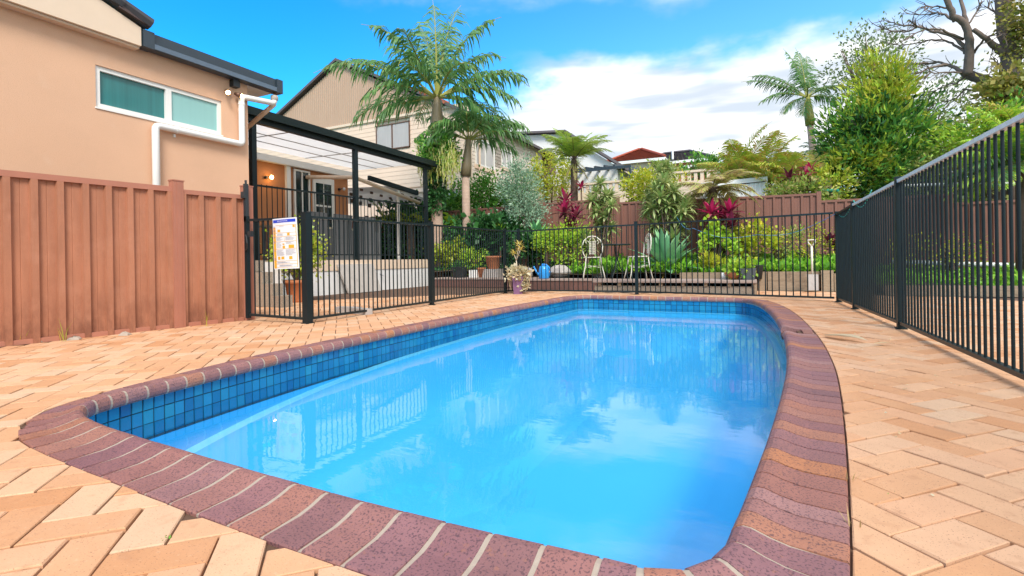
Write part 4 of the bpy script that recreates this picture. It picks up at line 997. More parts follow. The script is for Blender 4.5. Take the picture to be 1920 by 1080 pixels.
mb = MB(); mb.box(WF[0], YF - .05, WF[2], WF[1], YF - .02, WF[2] + .04); mb.box(WF[0], YF - .05, WF[3] - .04, WF[1], YF - .02, WF[3]); mb.box(WF[0], YF - .05, WF[2], WF[0] + .04, YF - .02, WF[3]); mb.box(WF[1] - .04, YF - .05, WF[2], WF[1], YF - .02, WF[3]); mb.box(-12.3, YF - .052, WF[2], -12.25, YF - .022, WF[3])
fr_ = part('window_frame', mb, m_bronze, na)
for (x0, x1) in ((WF[0] + .04, -12.3), (-12.25, WF[1] - .04)): mb = MB(); mb.box(x0, YF - .03, WF[2] + .04, x1, YF - .015, WF[3] - .04); part('pane', mb, m_glassC, fr_)
for (a_, b_, c_, d_) in SW:
    w_ = win(na, XE + .0, a_, b_, c_, d_, 2, 1, m_glassC)
    mb = MB(); mb.box(XE - .02, a_ - .06, c_ - .14, XE + .05, b_ + .06, c_ - .003); part('sill', mb, m_wboard, w_)
mb = MB(); mb.box(XE - .02, YF - .04, 0, XE + .05, YF + .08, ZE - .1); part('corner_board', mb, m_wboard, na)
for (p, q, m_) in (((XE + .35, ZE - .16), (XA, ZA + .03), m_greyroof), ((XL - .35, ZE - .16), (XA, ZA + .03), m_greyroof)):
    mb = MB(); mb.add([(p[0], YF - .18, p[1]), (p[0], YB + .3, p[1]), (q[0], YB + .3, q[1]), (q[0], YF - .18, q[1]), (p[0], YF - .18, p[1] + .11), (p[0], YB + .3, p[1] + .11), (q[0], YB + .3, q[1] + .11), (q[0], YF - .18, q[1] + .11)], [(0, 3, 2, 1), (4, 5, 6, 7), (0, 1, 5, 4), (1, 2, 6, 5), (2, 3, 7, 6), (3, 0, 4, 7)]); part('roof_slope', mb, m_, na)
mb = MB(); mb.tube([(XE + .12, 15.5, 5.5), (XE + .12, 15.5, .5)], .04, 8); part('down_pipe', mb, m_wboard, na)
for k in range(7):
    mb = MB(); xx = XE - .9 - k * .2; mb.tube([(xx, YF - .2, ZE + .55 + k * .1), (xx, YF + .1, ZE + .55 + k * .1)], .07, 8); part('verge_tile', mb, m_redroof, na)
mb = MB(); mb.box(-10.6, YF - .04, 2.1, -9.4, YF + .0, 3.1); part('lower_window', mb, m_glassC, na)
mb = MB(); mb.box(XL, YF - .05, 3.2, XE + .02, YF + .0, 3.34); part('belt_board', mb, m_wboard, na)

nb_ = thing('neighbour_house', 'white gabled house with a thin green-grey roof edge behind the tree fern', 'house', (-9, 25, 3))
mb = MB(); Y2 = 24.0; mb.extrude_y([(-12.5, 2.5), (-5.9, 2.5), (-5.9, 5.1), (-8.6, 7.05), (-12.5, 7.4)], Y2, Y2 + 5); part('wall', mb, m_white, nb_)
mb = MB(); mb.beam((-12.6, Y2 + 2, 7.5), (-8.5, Y2 + 2, 7.13), 4.6, .1); part('roof_slope', mb, m_greyroof, nb_)
mb = MB(); mb.beam((-8.52, Y2 + 2, 7.15), (-5.3, Y2 + 2, 4.85), 4.6, .12); part('roof_slope', mb, m_green2 if False else m_greyroof, nb_)
mb = MB(); mb.beam((-10.6, 22.5, 6.35), (-8.7, 22.5, 5.75), .8, .12); part('porch_fascia', mb, m_bronze, nb_)
mb = MB(); mb.box(-10.6, 22.7, 4.9, -8.9, 23.4, 5.9); part('porch', mb, m_brownb, nb_)
a_ = aty(1000, 285, 22); pipe([aty(1020, 278, 22), aty(1012, 288, 22), aty(1001, 292, 22), aty(1004, 362, 22)], .08, nb_, 'down_pipe')

nc = thing('neighbour_house', 'cream house with a red tiled hip roof in the far distance', 'house', (-7, 35, 4))
def hip(root, x0, x1, y0, y1, ze, ridge, zr, mat, wmat, zb=4):
    mb = MB(); mb.box(x0 + .35, y0 + .35, zb, x1 - .35, y1 - .35, ze + .1); part('wall', mb, wmat, root)
    mb = MB(); mb.add([(x0, y0, ze), (x1, y0, ze), (x1, y1, ze), (x0, y1, ze), (ridge[0], (y0 + y1) / 2, zr), (ridge[1], (y0 + y1) / 2, zr)], [(0, 1, 5, 4), (1, 2, 5), (2, 3, 4, 5), (3, 0, 4), (0, 3, 2, 1)]); part('roof', mb, mat, root)
    # tile courses
    n_ = 9; mb = MB()
    for k in range(n_):
        t0 = k / n_; t1 = (k + 1) / n_ - .01; L_ = Vector((x0, y0, ze)); R_ = Vector((x1, y0, ze)); LR = Vector((ridge[0], (y0 + y1) / 2, zr)); RR = Vector((ridge[1], (y0 + y1) / 2, zr)); u_ = Vector((0, -.02, .045))
        for c_ in range(14):
            q = [L_.lerp(LR, t0).lerp(R_.lerp(RR, t0), c_ / 14) + u_ * 1.6, L_.lerp(LR, t0).lerp(R_.lerp(RR, t0), (c_ + .96) / 14) + u_ * 1.6, L_.lerp(LR, t1).lerp(R_.lerp(RR, t1), (c_ + .96) / 14) + u_ * .3, L_.lerp(LR, t1).lerp(R_.lerp(RR, t1), c_ / 14) + u_ * .3]
            mb.add(q, [(0, 1, 2, 3)])
    part('roof_tile', mb, mat, root, kind='stuff')
    mb = MB(); mb.box(x0, y0 - .03, ze - .18, x1, y0 + .03, ze + .01); mb.box(x1 - .03, y0, ze - .18, x1 + .03, y1, ze + .01); part('fascia', mb, m_white, root)
    mb = MB(); mb.tube([(x0, y0, ze + .08), (ridge[0], (y0 + y1) / 2, zr + .06), (ridge[1], (y0 + y1) / 2, zr + .06), (x1, y0, ze + .08)], .09, 6); part('ridge_cap', mb, mat, root)
hip(nc, -9.2, -5.1, 33.5, 38, 7.2, (-7.25, -7.05), 8.35, m_redroof, m_cream)
nd = thing('neighbour_house', 'orange brick house with a dark grey tiled roof in the far distance', 'house', (-5, 42, 5))
hip(nd, -8.5, -2.6, 40, 46, 8.1, (-6.6, -4.6), 9.35, m_greyroof, m_brick)
mb = MB(); mb.tube([(-5.6, 40.5, 8.3), (-5.6, 40.5, 9.0)], .08, 8); part('flue', mb, m_white, nd)
mb = MB(); mb.box(-4.5, 37, 6.95, -2.4, 40, 7.15); part('carport_roof', mb, m_white, nd)
npg = thing('neighbour_pergola', 'dark slatted pergola in front of the red-roofed house', 'pergola', (-6.5, 24, 4))
for k in range(7): mb = MB(); x = -7.9 + k * .45; mb.beam((x - .5, 22.5, 4.9), (x, 25.5, 5.15), .1, .12); part('slat', mb, m_gut, npg)
mb = MB(); mb.box(-8.3, 22.4, 4.72, -4.9, 22.5, 4.84); part('beam', mb, m_gut, npg)
for x in (-8.2, -5.0): mb = MB(); mb.box(x, 22.4, 2.5, x + .1, 22.5, 4.72); part('post', mb, m_gut, npg)
# balustrade wall
for (x0, x1, zt, lb) in ((-7.2, -3.55, 3.32, 'cream slotted balustrade on the neighbour\'s wall behind the tree fern, the left stretch'), (-3.45, -.82, 3.44, 'cream slotted balustrade above the white shed, the right stretch')):
    bw = thing('balustrade_wall', lb, 'wall', ((x0 + x1) / 2, 17, 1), 'cream balustrade walls on the hill')
    mb = MB(); mb.box(x0, 16.95, .6, x1, 17.1, zt - .34); part('wall', mb, m_cream, bw)
    mb = MB(); mb.box(x0, 16.93, zt - .07, x1, 17.12, zt); part('top_rail', mb, m_cream, bw)
    n_ = round((x1 - x0) / .21); pm = MB(); pm.box(0, 0, 0, .105, .10, .268); pmm = pm.mesh('baluster', m_cream)
    for k in range(n_ + 1): link('baluster', pmm, bw, (x0 + (x1 - x0 - .105) * k / n_ - (x0 + x1) / 2, -.03, zt - .339 - 1))
sd_ = thing('garden_shed', 'white corrugated shed behind the brown fence', 'shed', (-.3, 15.5, 1))
mb = MB(); ribbed(mb, (-1.3, 15), (.33, 15), .5, .5, 2.58, 2.62, .11, .05, (0, -1), .018); part('front_sheet', mb, m_white, sd_)
mb = MB(); mb.box(-1.3, 15.03, .5, .31, 16.8, 2.58); part('body', mb, m_white, sd_)
mb = MB(); mb.add([(-1.35, 14.95, 2.60), (.36, 14.95, 2.64), (.36, 16.9, 2.82), (-1.35, 16.9, 2.78), (-1.35, 14.95, 2.72), (.36, 14.95, 2.76), (.36, 16.9, 2.94), (-1.35, 16.9, 2.9)], [(0, 3, 2, 1), (4, 5, 6, 7), (0, 1, 5, 4), (1, 2, 6, 5), (2, 3, 7, 6), (3, 0, 4, 7)]); part('roof', mb, m_white, sd_)
mb = MB(); mb.box(.31, 14.96, .5, .36, 15.02, 2.64); part('corner_trim', mb, m_white, sd_)
#@@VEG@@
# ------------------------------------------------------------------ plants
UPV = Vector((0, 0, 1))
def frond_np(base, az_, el_, L, droop, nl, ll, lw, drop=.5, seed=0, t0=.14, vee=.5, curl=.25, ragged=.15, fwd=.45):
    """rachis points and leaflet quads (two per leaflet) in world space"""
    g = random.Random(seed); p = Vector(base); e = el_; N_ = 16; pts = [p.copy()]; az2_ = az_
    dirs = []
    for i in range(N_):
        d_ = Vector((cos(az2_) * cos(e), sin(az2_) * cos(e), sin(e))); dirs.append(d_); p = p + d_ * L / N_; pts.append(p.copy())
        e -= droop / N_ * (.35 + 1.3 * i / N_); az2_ += curl * g.uniform(-.06, .06)
    q = []
    for i in range(nl):
        t_ = t0 + (1 - t0) * (i + .5) / nl; k = min(N_ - 1, int(t_ * N_)); pos = pts[k].lerp(pts[k + 1], t_ * N_ - k); d_ = dirs[k]
        side = d_.cross(UPV); side = side.normalized() if side.length > .05 else Vector((-sin(az_), cos(az_), 0)); up = side.cross(d_).normalized()
        l_ = ll * (math.sin(min(1, .22 + t_ * .86) * pi) ** .55) * g.uniform(1 - ragged, 1 + ragged * .6)
        for s_ in (-1, 1):
            if g.random() < ragged * .35: continue
            dr = (side * s_ + d_ * (fwd + .5 * t_) + up * (vee * g.uniform(.3, 1.1))).normalized()
            dn = (dr + Vector((0, 0, -drop * g.uniform(.6, 1.3)))).normalized(); d3 = (dn + Vector((0, 0, -drop * 1.2))).normalized()
            w_ = d_ * lw * .5
            a_ = pos; b_ = pos + dr * l_ * .35; c_ = b_ + dn * l_ * .35; f_ = c_ + d3 * l_ * .3
            q += [a_ - w_ * .6, a_ + w_ * .6, b_ + w_, b_ - w_, b_ - w_, b_ + w_, c_ + w_ * .8, c_ - w_ * .8, c_ - w_ * .8, c_ + w_ * .8, f_ + w_ * .08, f_ - w_ * .08]
    return pts, np.array([tuple(v) for v in q])
def frond(root, base, az_, el_, L, droop, mat, nl=42, ll=.5, lw=.03, seed=0, rr=.014, smat=None, **kw):
    pts, V = frond_np(base, az_, el_, L, droop, nl, ll, lw, seed=seed, **kw)
    o = link('frond', quadmesh('frond', V, mat, base_of(root)), root)
    mb = MB(); mb.tube(pts, [rr * (1 - .85 * i / len(pts)) for i in range(len(pts))], 5, False); part('stalk', mb, smat or m_rachis, o)
    return o
def palm(root, top, r_top, specs, mat, **kw):
    for i, (az_, el_, L, dr) in enumerate(specs): frond(root, (top[0] + cos(az_) * r_top, top[1] + sin(az_) * r_top, top[2]), az_, el_, L, dr, mat, seed=i * 7 + int(abs(top[0]) * 100), **kw)
# screen-facing azimuth helper: 0 = camera right, pi/2 = away
def caz(deg): return R(deg) + A
def trunk(root, pts, radii, mat, n=12, name='trunk'):
    mb = MB(); mb.tube(pts, radii, n); return part(name, mb, mat, root, True)
# big palm
b0 = aty(822, 505, 11.6); tp_ = aty(820, 186, 11.6); md = aty(817, 330, 11.6)
p1 = thing('palm_tree', 'tallest palm with arching green fronds and an ivy-wrapped trunk at the patio corner', 'palm tree', (b0.x, b0.y, .3))
sh0 = aty(819, 250, 11.6)
trunk(p1, [(b0.x, b0.y, .2), (b0.x, b0.y, 1.2), md, sh0], [.19, .165, .14, .13], m_trunkp)
trunk(p1, [sh0, sh0.lerp(tp_, .3), sh0.lerp(tp_, .75), tp_ + Vector((0, 0, .12))], [.16, .185, .14, .07], m_shaft, name='crownshaft')
sp_ = [(200, 28, 3.0, 1.1), (178, 42, 2.9, 1.5), (160, 10, 2.6, 1.3), (140, 62, 2.7, 1.0), (120, 75, 2.8, .75), (100, 84, 3.1, .6), (60, 80, 3.2, .7), (85, 78, 2.9, 1.0), (20, 74, 2.8, 1.1), (175, 70, 2.7, 1.3), (45, 60, 2.6, 1.3), (15, 38, 2.8, 1.25), (-5, 25, 2.7, 1.3),
       (-20, 12, 2.4, 1.3), (-60, 30, 2.2, 1.6), (-110, 35, 2.1, 1.7), (-150, 15, 2.2, 1.6), (30, 5, 2.4, 1.2), (230, 50, 2.4, 1.5), (190, -8, 1.7, .9), (-35, -10, 1.6, .9), (110, 25, 2.4, 1.6)]
palm(p1, (tp_.x, tp_.y, tp_.z + .05), .04, [(caz(a_), R(e_), L_ * 1.13, d_) for a_, e_, L_, d_ in sp_], L_palm, nl=40, ll=.95, lw=.058, drop=1.05, rr=.034, vee=.3, fwd=.9, ragged=.5, curl=2)
foliage('hanging_ivy', p1, aty(818, 340, 11.5), (.22, .22, 1.0), L_dark, 2600, .085, .34, 31, nclump=60, spread=.06, fill=.2)
foliage('ivy_mass', p1, aty(822, 285, 11.4), (.55, .45, .38), L_hedge, 2600, .085, .32, 32, spread=.10)
fs = []; g_ = random.Random(4)
cc = aty(820, 290, 11.35)
sprayV = []
for i in range(150):
    x0 = cc + Vector((g_.uniform(-.55, .6), g_.uniform(-.3, .3), g_.uniform(-.05, .35))); L_ = g_.uniform(.3, .95); 
    for k in range(10):
        a_ = x0 + Vector((g_.gauss(0, .012), g_.gauss(0, .012), -L_ * k / 10)); w_ = Vector((.010, .004, 0)); sprayV += [a_ - w_, a_ + w_, a_ + w_ * .7 + Vector((.02 * g_.uniform(-1, 1), 0, -L_ * .13)), a_ - w_ * .7 + Vector((0, 0, -L_ * .13))]
link('flower_spray', quadmesh('flower_spray', np.array([tuple(v) for v in sprayV]), L_spray, base_of(p1)), p1)
# second palm
b0 = aty(876, 505, 11.9); tp_ = aty(879, 262, 11.9); sh0 = aty(873, 330, 11.9)
p2 = thing('palm_tree', 'shorter slim-trunked palm with drooping fronds just right of the tallest palm', 'palm tree', (b0.x, b0.y, .3))
trunk(p2, [(b0.x, b0.y, .2), b0.lerp(sh0, .5), sh0], [.12, .115, .105], m_trunkp)
trunk(p2, [sh0, sh0.lerp(tp_, .3), tp_ + Vector((0, 0, .1))], [.15, .14, .06], m_shaft, name='crownshaft')
sp_ = [(175, 30, 1.7, 1.6), (150, 55, 1.7, 1.4), (110, 70, 1.6, 1.0), (70, 65, 1.8, 1.2), (40, 45, 1.9, 1.5), (10, 40, 2.1, 1.6), (-10, 22, 2.0, 1.5), (-50, 40, 1.7, 1.8), (-90, 50, 1.5, 1.9), (-130, 35, 1.6, 1.8), (200, 15, 1.5, 1.5), (30, 12, 1.7, 1.4), (85, 30, 1.6, 1.5)]
palm(p2, tuple(tp_), .03, [(caz(a_), R(e_), L_, d_) for a_, e_, L_, d_ in sp_], L_palm, nl=34, ll=.72, lw=.05, drop=1.1, rr=.022, vee=.2, fwd=.85, ragged=.5, curl=2)
# far palm
b0 = aty(1530, 330, 22); tp_ = aty(1514, 182, 22); sh0 = aty(1519, 235, 22)
p3 = thing('palm_tree', 'distant lone palm standing against the clouds right of centre', 'palm tree', (b0.x, b0.y, 2.5))
trunk(p3, [(b0.x + .1, b0.y, 1.8), b0, sh0], [.17, .15, .11], m_trunkp)
trunk(p3, [sh0, sh0.lerp(tp_, .3), tp_ + Vector((0, 0, .1))], [.16, .17, .07], m_rachis, name='crownshaft')
sp_ = [(165, 45, 2.4, 1.0), (185, 15, 2.1, 1.3), (130, 78, 2.3, .45), (105, 84, 2.2, .4), (60, 62, 2.7, .35), (35, 40, 1.5, 1.0), (0, 10, 1.4, 1.4), (-60, 20, 1.7, 1.7), (-120, 25, 1.9, 1.7), (200, -12, 1.6, 1.2), (230, -35, 1.5, .5), (80, 70, 2.3, .6), (170, 32, 2.5, .7)]
palm(p3, tuple(tp_), .03, [(caz(a_), R(e_), L_, d_) for a_, e_, L_, d_ in sp_], L_palmfar, nl=34, ll=.62, lw=.045, drop=.8, rr=.03, vee=.2, fwd=.7, ragged=.3)
p3b = thing('small_palm', 'small young palm beside the distant lone palm trunk', 'palm tree', tuple(aty(1538, 300, 22.5)))
palm(p3b, tuple(aty(1537, 285, 22.5)), .02, [(caz(a_), R(e_), .85, 1.2) for a_, e_ in ((170, 40), (120, 60), (60, 60), (10, 35), (-60, 30), (200, 15))], L_palmfar, nl=18, ll=.3, lw=.035)
# golden cane clump
for (px, py, y, n_, L0, lb, mt, hs_) in ((1412, 345, 15.6, 28, 1.5, 'golden cane palm clump with bronzed fronds rising behind the white shed', L_golden, 3), (1495, 350, 15.3, 22, 1.3, 'lower golden cane palm clump right of the white shed', L_golden, 9)):
    b0 = aty(px, py, y); q = thing('cane_palm', lb, 'palm', (b0.x, b0.y, 1), 'golden cane palms'); g_ = random.Random(hs_)
    for i in range(n_):
        a_ = caz(g_.uniform(0, 360)); bb0 = b0 + Vector((g_.uniform(-.5, .5), g_.uniform(-.3, .3), g_.uniform(-.5, .25)))
        frond(q, bb0, a_, R(g_.uniform(48, 84)), L0 * g_.uniform(.75, 1.15), g_.uniform(.7, 1.5), mt, nl=40, ll=.50, lw=.034, seed=hs_ * 50 + i, rr=.014, drop=.45, vee=.3)
    for i in range(6):
        x0 = b0 + Vector((g_.uniform(-.4, .4), g_.uniform(-.2, .2), -1.6)); trunk(q, [x0, x0 + Vector((g_.uniform(-.2, .2), 0, 1.3))], [.04, .03], m_rachis, 6, 'cane')
    foliage('dry_skirt', q, tuple(b0 + Vector((0, -.1, -.35))), (.8, .4, .45), L_fernb, 600, .16, .12, hs_)
# tree ferns
def tree_fern(px, pyb, pyt, y, L, lb, mat, n_=16, seed=2, base=.3, tr=.1, dead=6, elr=(15, 60)):
    b0 = aty(px, pyb, y); t_ = aty(px, pyt, y); q = thing('tree_fern', lb, 'tree fern', (b0.x, b0.y, base)); g_ = random.Random(seed)
    trunk(q, [(b0.x, b0.y, base), (t_.x, t_.y, t_.z - .2), t_], [tr * 1.3, tr, tr * .8], m_bark, 10)
    for i in range(n_):
        frond(q, tuple(t_), caz(360 * i / n_ + g_.uniform(-12, 12)), R(g_.uniform(*elr)), L * g_.uniform(.8, 1.15), g_.uniform(.9, 1.5), mat, nl=38, ll=L * .27, lw=.03, seed=seed * 40 + i, rr=.012, drop=.25, vee=.05, t0=.1, smat=m_bark)
    for i in range(dead): frond(q, tuple(t_ - Vector((0, 0, .05))), caz(g_.uniform(0, 360)), R(g_.uniform(-50, -10)), L * .6, .6, L_fernb, nl=24, ll=.1, lw=.02, seed=i, rr=.01, smat=m_bark)
    return q
tree_fern(1076, 380, 300, 14.0, 1.35, 'tall tree fern with bright green fronds in front of the cream balustrade', L_fern, 20, 2, .5, .10, 7, (20, 75))
tree_fern(1336, 470, 352, 12.2, 1.15, 'tree fern with yellowing fronds and hanging dry ones before the white shed', L_fernb, 17, 3, .5, .10, 12, (-5, 30))
# curling young fronds on the tall fern
# ivy-leaved creeper and yellow bushes behind the fence
def bush(name, lb, cat, px, py, y, rad, mat, n_, size, seed, base=.4, wd=.28, group=None, stems=5, spread=None, cone=0, fill=.45, upb=.2, smat=None, nclump=None):
    c_ = aty(px, py, y); q = thing(name, lb, cat, (c_.x, c_.y, base), group); g_ = random.Random(seed)
    foliage('foliage', q, tuple(c_), rad, mat, n_, size, wd, seed, spread=spread, cone=cone, fill=fill, upb=upb, nclump=nclump)
    for i in range(stems):
        e = c_ + Vector((g_.uniform(-.6, .6) * rad[0], g_.uniform(-.5, .5) * rad[1], g_.uniform(0, .6) * rad[2]))
        trunk(q, [(c_.x + g_.uniform(-.1, .1), c_.y + g_.uniform(-.1, .1), base), c_.lerp(e, .4) - Vector((0, 0, rad[2] * .3)), e], [.035, .025, .008], smat or m_bark, 6, 'stem')
    return q
bush('clipped_hedge', 'bright green broad-leaved hedge behind the brown fence and palm trunks', 'hedge', 915, 372, 14.0, (1.35, .5, .62), L_hedge, 5200, .10, 41, 1.0)
bush('hedge_shrub', 'bright green bushy shrub at the left end of the hedge, by the big palm', 'shrub', 845, 385, 14.0, (.5, .4, .4), L_hedge, 1300, .10, 42, 1.0)
bush('silver_wattle', 'grey-green feathery wattle leaning over the brown fence', 'shrub', 978, 368, 12.4, (.62, .45, .95), L_wattle, 4600, .075, 43, .4, .22, spread=.13, fill=.3)
bush('silver_wattle_sprig', 'lower grey-green wattle sprays hanging before the brown fence', 'shrub', 985, 405, 12.2, (.6, .3, .32), L_wattle, 1500, .07, 44, .4, .22, spread=.10)
bush('yellow_bush', 'yellow-green bush around the neighbour downpipe behind the tree fern', 'shrub', 1030, 325, 16, (.85, .5, .75), L_yellow, 2600, .11, 45, 1.0, .2)
bush('golden_bush', 'golden-green bush in front of the cream balustrade, between the striped-leaf plants', 'shrub', 1215, 352, 13.8, (.85, .5, .42), L_yellow, 3000, .10, 46, .8, .2)
bush('green_bush', 'dark green shrub under the golden cane palms', 'shrub', 1500, 368, 13.9, (.9, .4, .35), L_mix, 2000, .09, 47, .8)
bush('hill_bush', 'small green bush poking above the right balustrade', 'shrub', 1310, 312, 18.5, (.7, .4, .35), L_hedge, 900, .12, 48, 2)
bush('hill_bush', 'leafy green bush before the dark distant pergola', 'shrub', 1245, 322, 20, (.6, .4, .35), L_mix, 800, .12, 49, 2)
# robusta (conical tree)
c_ = aty(1636, 255, 15.4); q = thing('conical_tree', 'dense conical evergreen with yellow-green tips behind the right fence corner', 'tree', (c_.x, c_.y, .8))
trunk(q, [(c_.x, c_.y, .6), (c_.x, c_.y, 2.5), tuple(aty(1640, 110, 15.4))], [.12, .09, .02], m_bark, 8)
foliage('crown', q, tuple(aty(1640, 285, 15.4)), (1.10, 1.0, 1.3), L_conif, 7500, .19, .13, 51, nclump=150, spread=.16, fill=.5, upb=.7)
foliage('inner_crown', q, tuple(aty(1640, 270, 15.5)), (.95, .8, 1.4), L_dark, 3500, .15, .2, 151, nclump=90, spread=.2, fill=.2, upb=.3)  # darker leaf colour stands in for shade deep inside the crown
foliage('upper_crown', q, tuple(aty(1648, 195, 15.4)), (.68, .65, 1.2), L_conify, 3600, .18, .13, 52, nclump=75, spread=.13, fill=.3, cone=.3, upb=.9)
foliage('side_boughs', q, tuple(aty(1600, 320, 15.2)), (.9, .7, .65), L_conify, 1600, .16, .17, 53, nclump=45, spread=.13, upb=.8)
for i in range(14):
    g_ = random.Random(i + 60); z0 = g_.uniform(-.8, 1.2); a_ = g_.uniform(0, 6.28); e = Vector((cos(a_) * .95, sin(a_) * .8, .7)); s0 = c_ + Vector((0, 0, z0)); trunk(q, [s0, s0 + e * (.9 - .35 * max(0, z0))], [.03, .006], m_bark, 5, 'branch')
# loose gum tree behind
c_ = aty(1650, 140, 20); q = thing('gum_tree', 'loose grey-green gum tree showing sky through its crown, behind the conical tree', 'tree', (c_.x, c_.y, 2))
trunk(q, [(c_.x, c_.y, 1.5), aty(1640, 250, 20), aty(1630, 150, 20)], [.16, .12, .03], m_bark, 8)
g_ = random.Random(71)
for i in range(15):
    e = aty(g_.uniform(1570, 1745), g_.uniform(62, 230), 20 + g_.uniform(-1, 1)); s0 = aty(1640, g_.uniform(150, 270), 20); m1 = s0.lerp(e, .5) + Vector((0, 0, -.15)); trunk(q, [s0, m1, e], [.05, .03, .01], m_bark, 5, 'branch')
foliage('crown', q, tuple(aty(1632, 125, 20)), (1.4, 1.0, 1.15), L_euc, 2600, .11, .26, 72, nclump=110, spread=.19, fill=.45)
foliage('side_crown', q, tuple(aty(1735, 190, 20)), (.7, .6, .8), L_euc, 350, .12, .26, 73, nclump=40, spread=.13, fill=.3)
# dead tree: limbs traced in the plane where it stands
dt_c = aty(1885, 300, 17); dtree = thing('dead_tree', 'bare dead tree with crooked grey limbs reaching left at the top right', 'tree', (dt_c.x, 17, 1.2))
def limb(px, r0, r1, yb=17.0, jit=.5, name='limb', seed=0):
    g_ = random.Random(seed); pts = []; 
    for i, (a_, b_) in enumerate(px): pts.append(aty(a_, b_, yb + jit * i / len(px) * (1 if seed % 2 else -1)))
    # smooth by subdivision
    P = []
    for i in range(len(pts) - 1):
        p0 = pts[max(0, i - 1)]; p1_ = pts[i]; p2_ = pts[i + 1]; p3_ = pts[min(len(pts) - 1, i + 2)]
        for k in range(4):
            t_ = k / 4; P.append(.5 * ((2 * p1_) + (p2_ - p0) * t_ + (2 * p0 - 5 * p1_ + 4 * p2_ - p3_) * t_ ** 2 + (3 * p1_ - p0 - 3 * p2_ + p3_) * t_ ** 3) + Vector((g_.gauss(0, .012), 0, g_.gauss(0, .012))))
    P.append(pts[-1]); n_ = len(P)
    mb = MB(); mb.tube(P, [r0 + (r1 - r0) * (i / (n_ - 1)) ** .8 for i in range(n_)], 8); part(name, mb, m_barkg, dtree, True); return P
limb([(1905, 380), (1900, 260), (1893, 150), (1895, 100), (1886, 50), (1878, -10), (1860, -60)], .28, .15, name='trunk', jit=0)
limb([(1893, 175), (1872, 158), (1845, 150), (1820, 142), (1808, 134)], .15, .11, seed=1)
limb([(1812, 140), (1818, 110), (1817, 75), (1810, 45), (1790, 30), (1778, 5), (1768, -30)], .12, .06, seed=2)
limb([(1815, 60), (1808, 30), (1803, 0), (1798, -30)], .06, .035, seed=3)
limb([(1895, 92), (1880, 98), (1862, 85), (1850, 72), (1825, 55)], .10, .05, seed=4)
tw = [([(1808, 134), (1785, 125), (1765, 118), (1740, 119), (1712, 122)], .08, .015), ([(1775, 120), (1745, 128), (1715, 140), (1690, 158)], .05, .012), ([(1812, 90), (1785, 68), (1750, 58), (1720, 50), (1690, 47), (1672, 42), (1652, 38)], .07, .01),
      ([(1806, 76), (1780, 62), (1755, 55), (1730, 58), (1705, 70), (1690, 80)], .05, .01), ([(1810, 100), (1790, 84), (1768, 75), (1740, 76), (1700, 85), (1680, 84)], .05, .01), ([(1720, 50), (1695, 60), (1665, 56), (1645, 46)], .035, .008),
      ([(1790, 40), (1765, 25), (1735, 27), (1700, 26)], .05, .008), ([(1775, 15), (1750, 12), (1725, 14)], .035, .008), ([(1817, 45), (1835, 15), (1840, 0)], .035, .01), ([(1825, 100), (1845, 75), (1870, 62), (1880, 68)], .05, .01),
      ([(1808, 145), (1790, 155), (1760, 165), (1742, 182)], .04, .008), ([(1805, 137), (1780, 136), (1745, 137), (1725, 150)], .04, .01), ([(1870, 160), (1840, 170), (1810, 168), (1790, 185), (1755, 195), (1740, 208)], .05, .008), ([(1886, 130), (1870, 118), (1862, 120), (1856, 135)], .03, .008),
      ([(1880, 30), (1862, 22), (1846, 12)], .03, .008), ([(1720, 50), (1712, 42), (1704, 38)], .03, .008), ([(1890, 70), (1905, 90), (1925, 100)], .05, .02), ([(1740, 119), (1715, 118), (1700, 122)], .025, .006), ([(1858, 80), (1866, 92), (1875, 82)], .03, .008)]
for i, (pp, r0, r1) in enumerate(tw):
    P = limb(pp, r0 * .75, r1 * .8, name='branch', seed=i + 5, jit=1.0); g_ = random.Random(i + 200); mb = MB()
    for k in range(13):
        j = g_.randrange(len(P) // 4, len(P) - 1); s0 = P[j]; d_ = (P[min(j + 1, len(P) - 1)] - P[j - 1]).normalized(); pr_ = s0; tp2 = [s0]
        dr = (d_ + Vector((g_.uniform(-.5, .5), g_.uniform(-.6, .6), g_.uniform(-.9, .8)))).normalized(); L_ = g_.uniform(.15, .55)
        for m2 in range(4): pr_ = pr_ + dr * L_ / 4; dr = (dr + Vector((g_.uniform(-.3, .3), g_.uniform(-.3, .3), g_.uniform(-.3, .3)))).normalized(); tp2.append(pr_)
        mb.tube(tp2, [.014, .011, .009, .007, .004], 4, False)
    part('twig', mb, m_barkg, dtree, kind='stuff')
foliage('ivy', dtree, tuple(aty(1932, 35, 16.7)), (.5, .5, 1.0), L_ivy, 3600, .085, .4, 81, nclump=80, spread=.11, fill=.3)
# shrubs in the right background
bush('ivy_shrub', 'ochre and green ivy thicket around the foot of the dead tree', 'shrub', 1912, 190, 15.6, (.6, .5, .75), L_ivy, 2400, .12, 82, 1, .4)
bush('right_shrub', 'lime green feathery shrub behind the right pool fence rail', 'shrub', 1862, 268, 14.6, (1.0, .6, .7), L_lime, 2600, .12, 83, 1, .2)
bush('right_shrub', 'dark green shrub below the ivy thicket at the right edge', 'shrub', 1895, 235, 14.9, (.7, .5, .45), L_hedge, 1600, .13, 84, 1, .22)
bush('mixed_shrub', 'loose mixed green and bronze saplings between the conical tree and lime shrub', 'shrub', 1775, 265, 17.5, (1.4, .8, 1.15), L_pale, 2000, .12, 85, 1, .26, fill=.25, spread=.16, stems=9)
bush('mixed_shrub', 'pale green thicket above the right end of the brown fence', 'shrub', 1765, 330, 15, (1.3, .6, .6), L_pale, 2600, .11, 86, 1, .2)
bush('mixed_shrub', 'olive foliage mass filling the space behind the right pool fence posts', 'shrub', 1840, 330, 15.2, (1.5, .6, .75), L_pale, 2800, .12, 87, 1, .2)
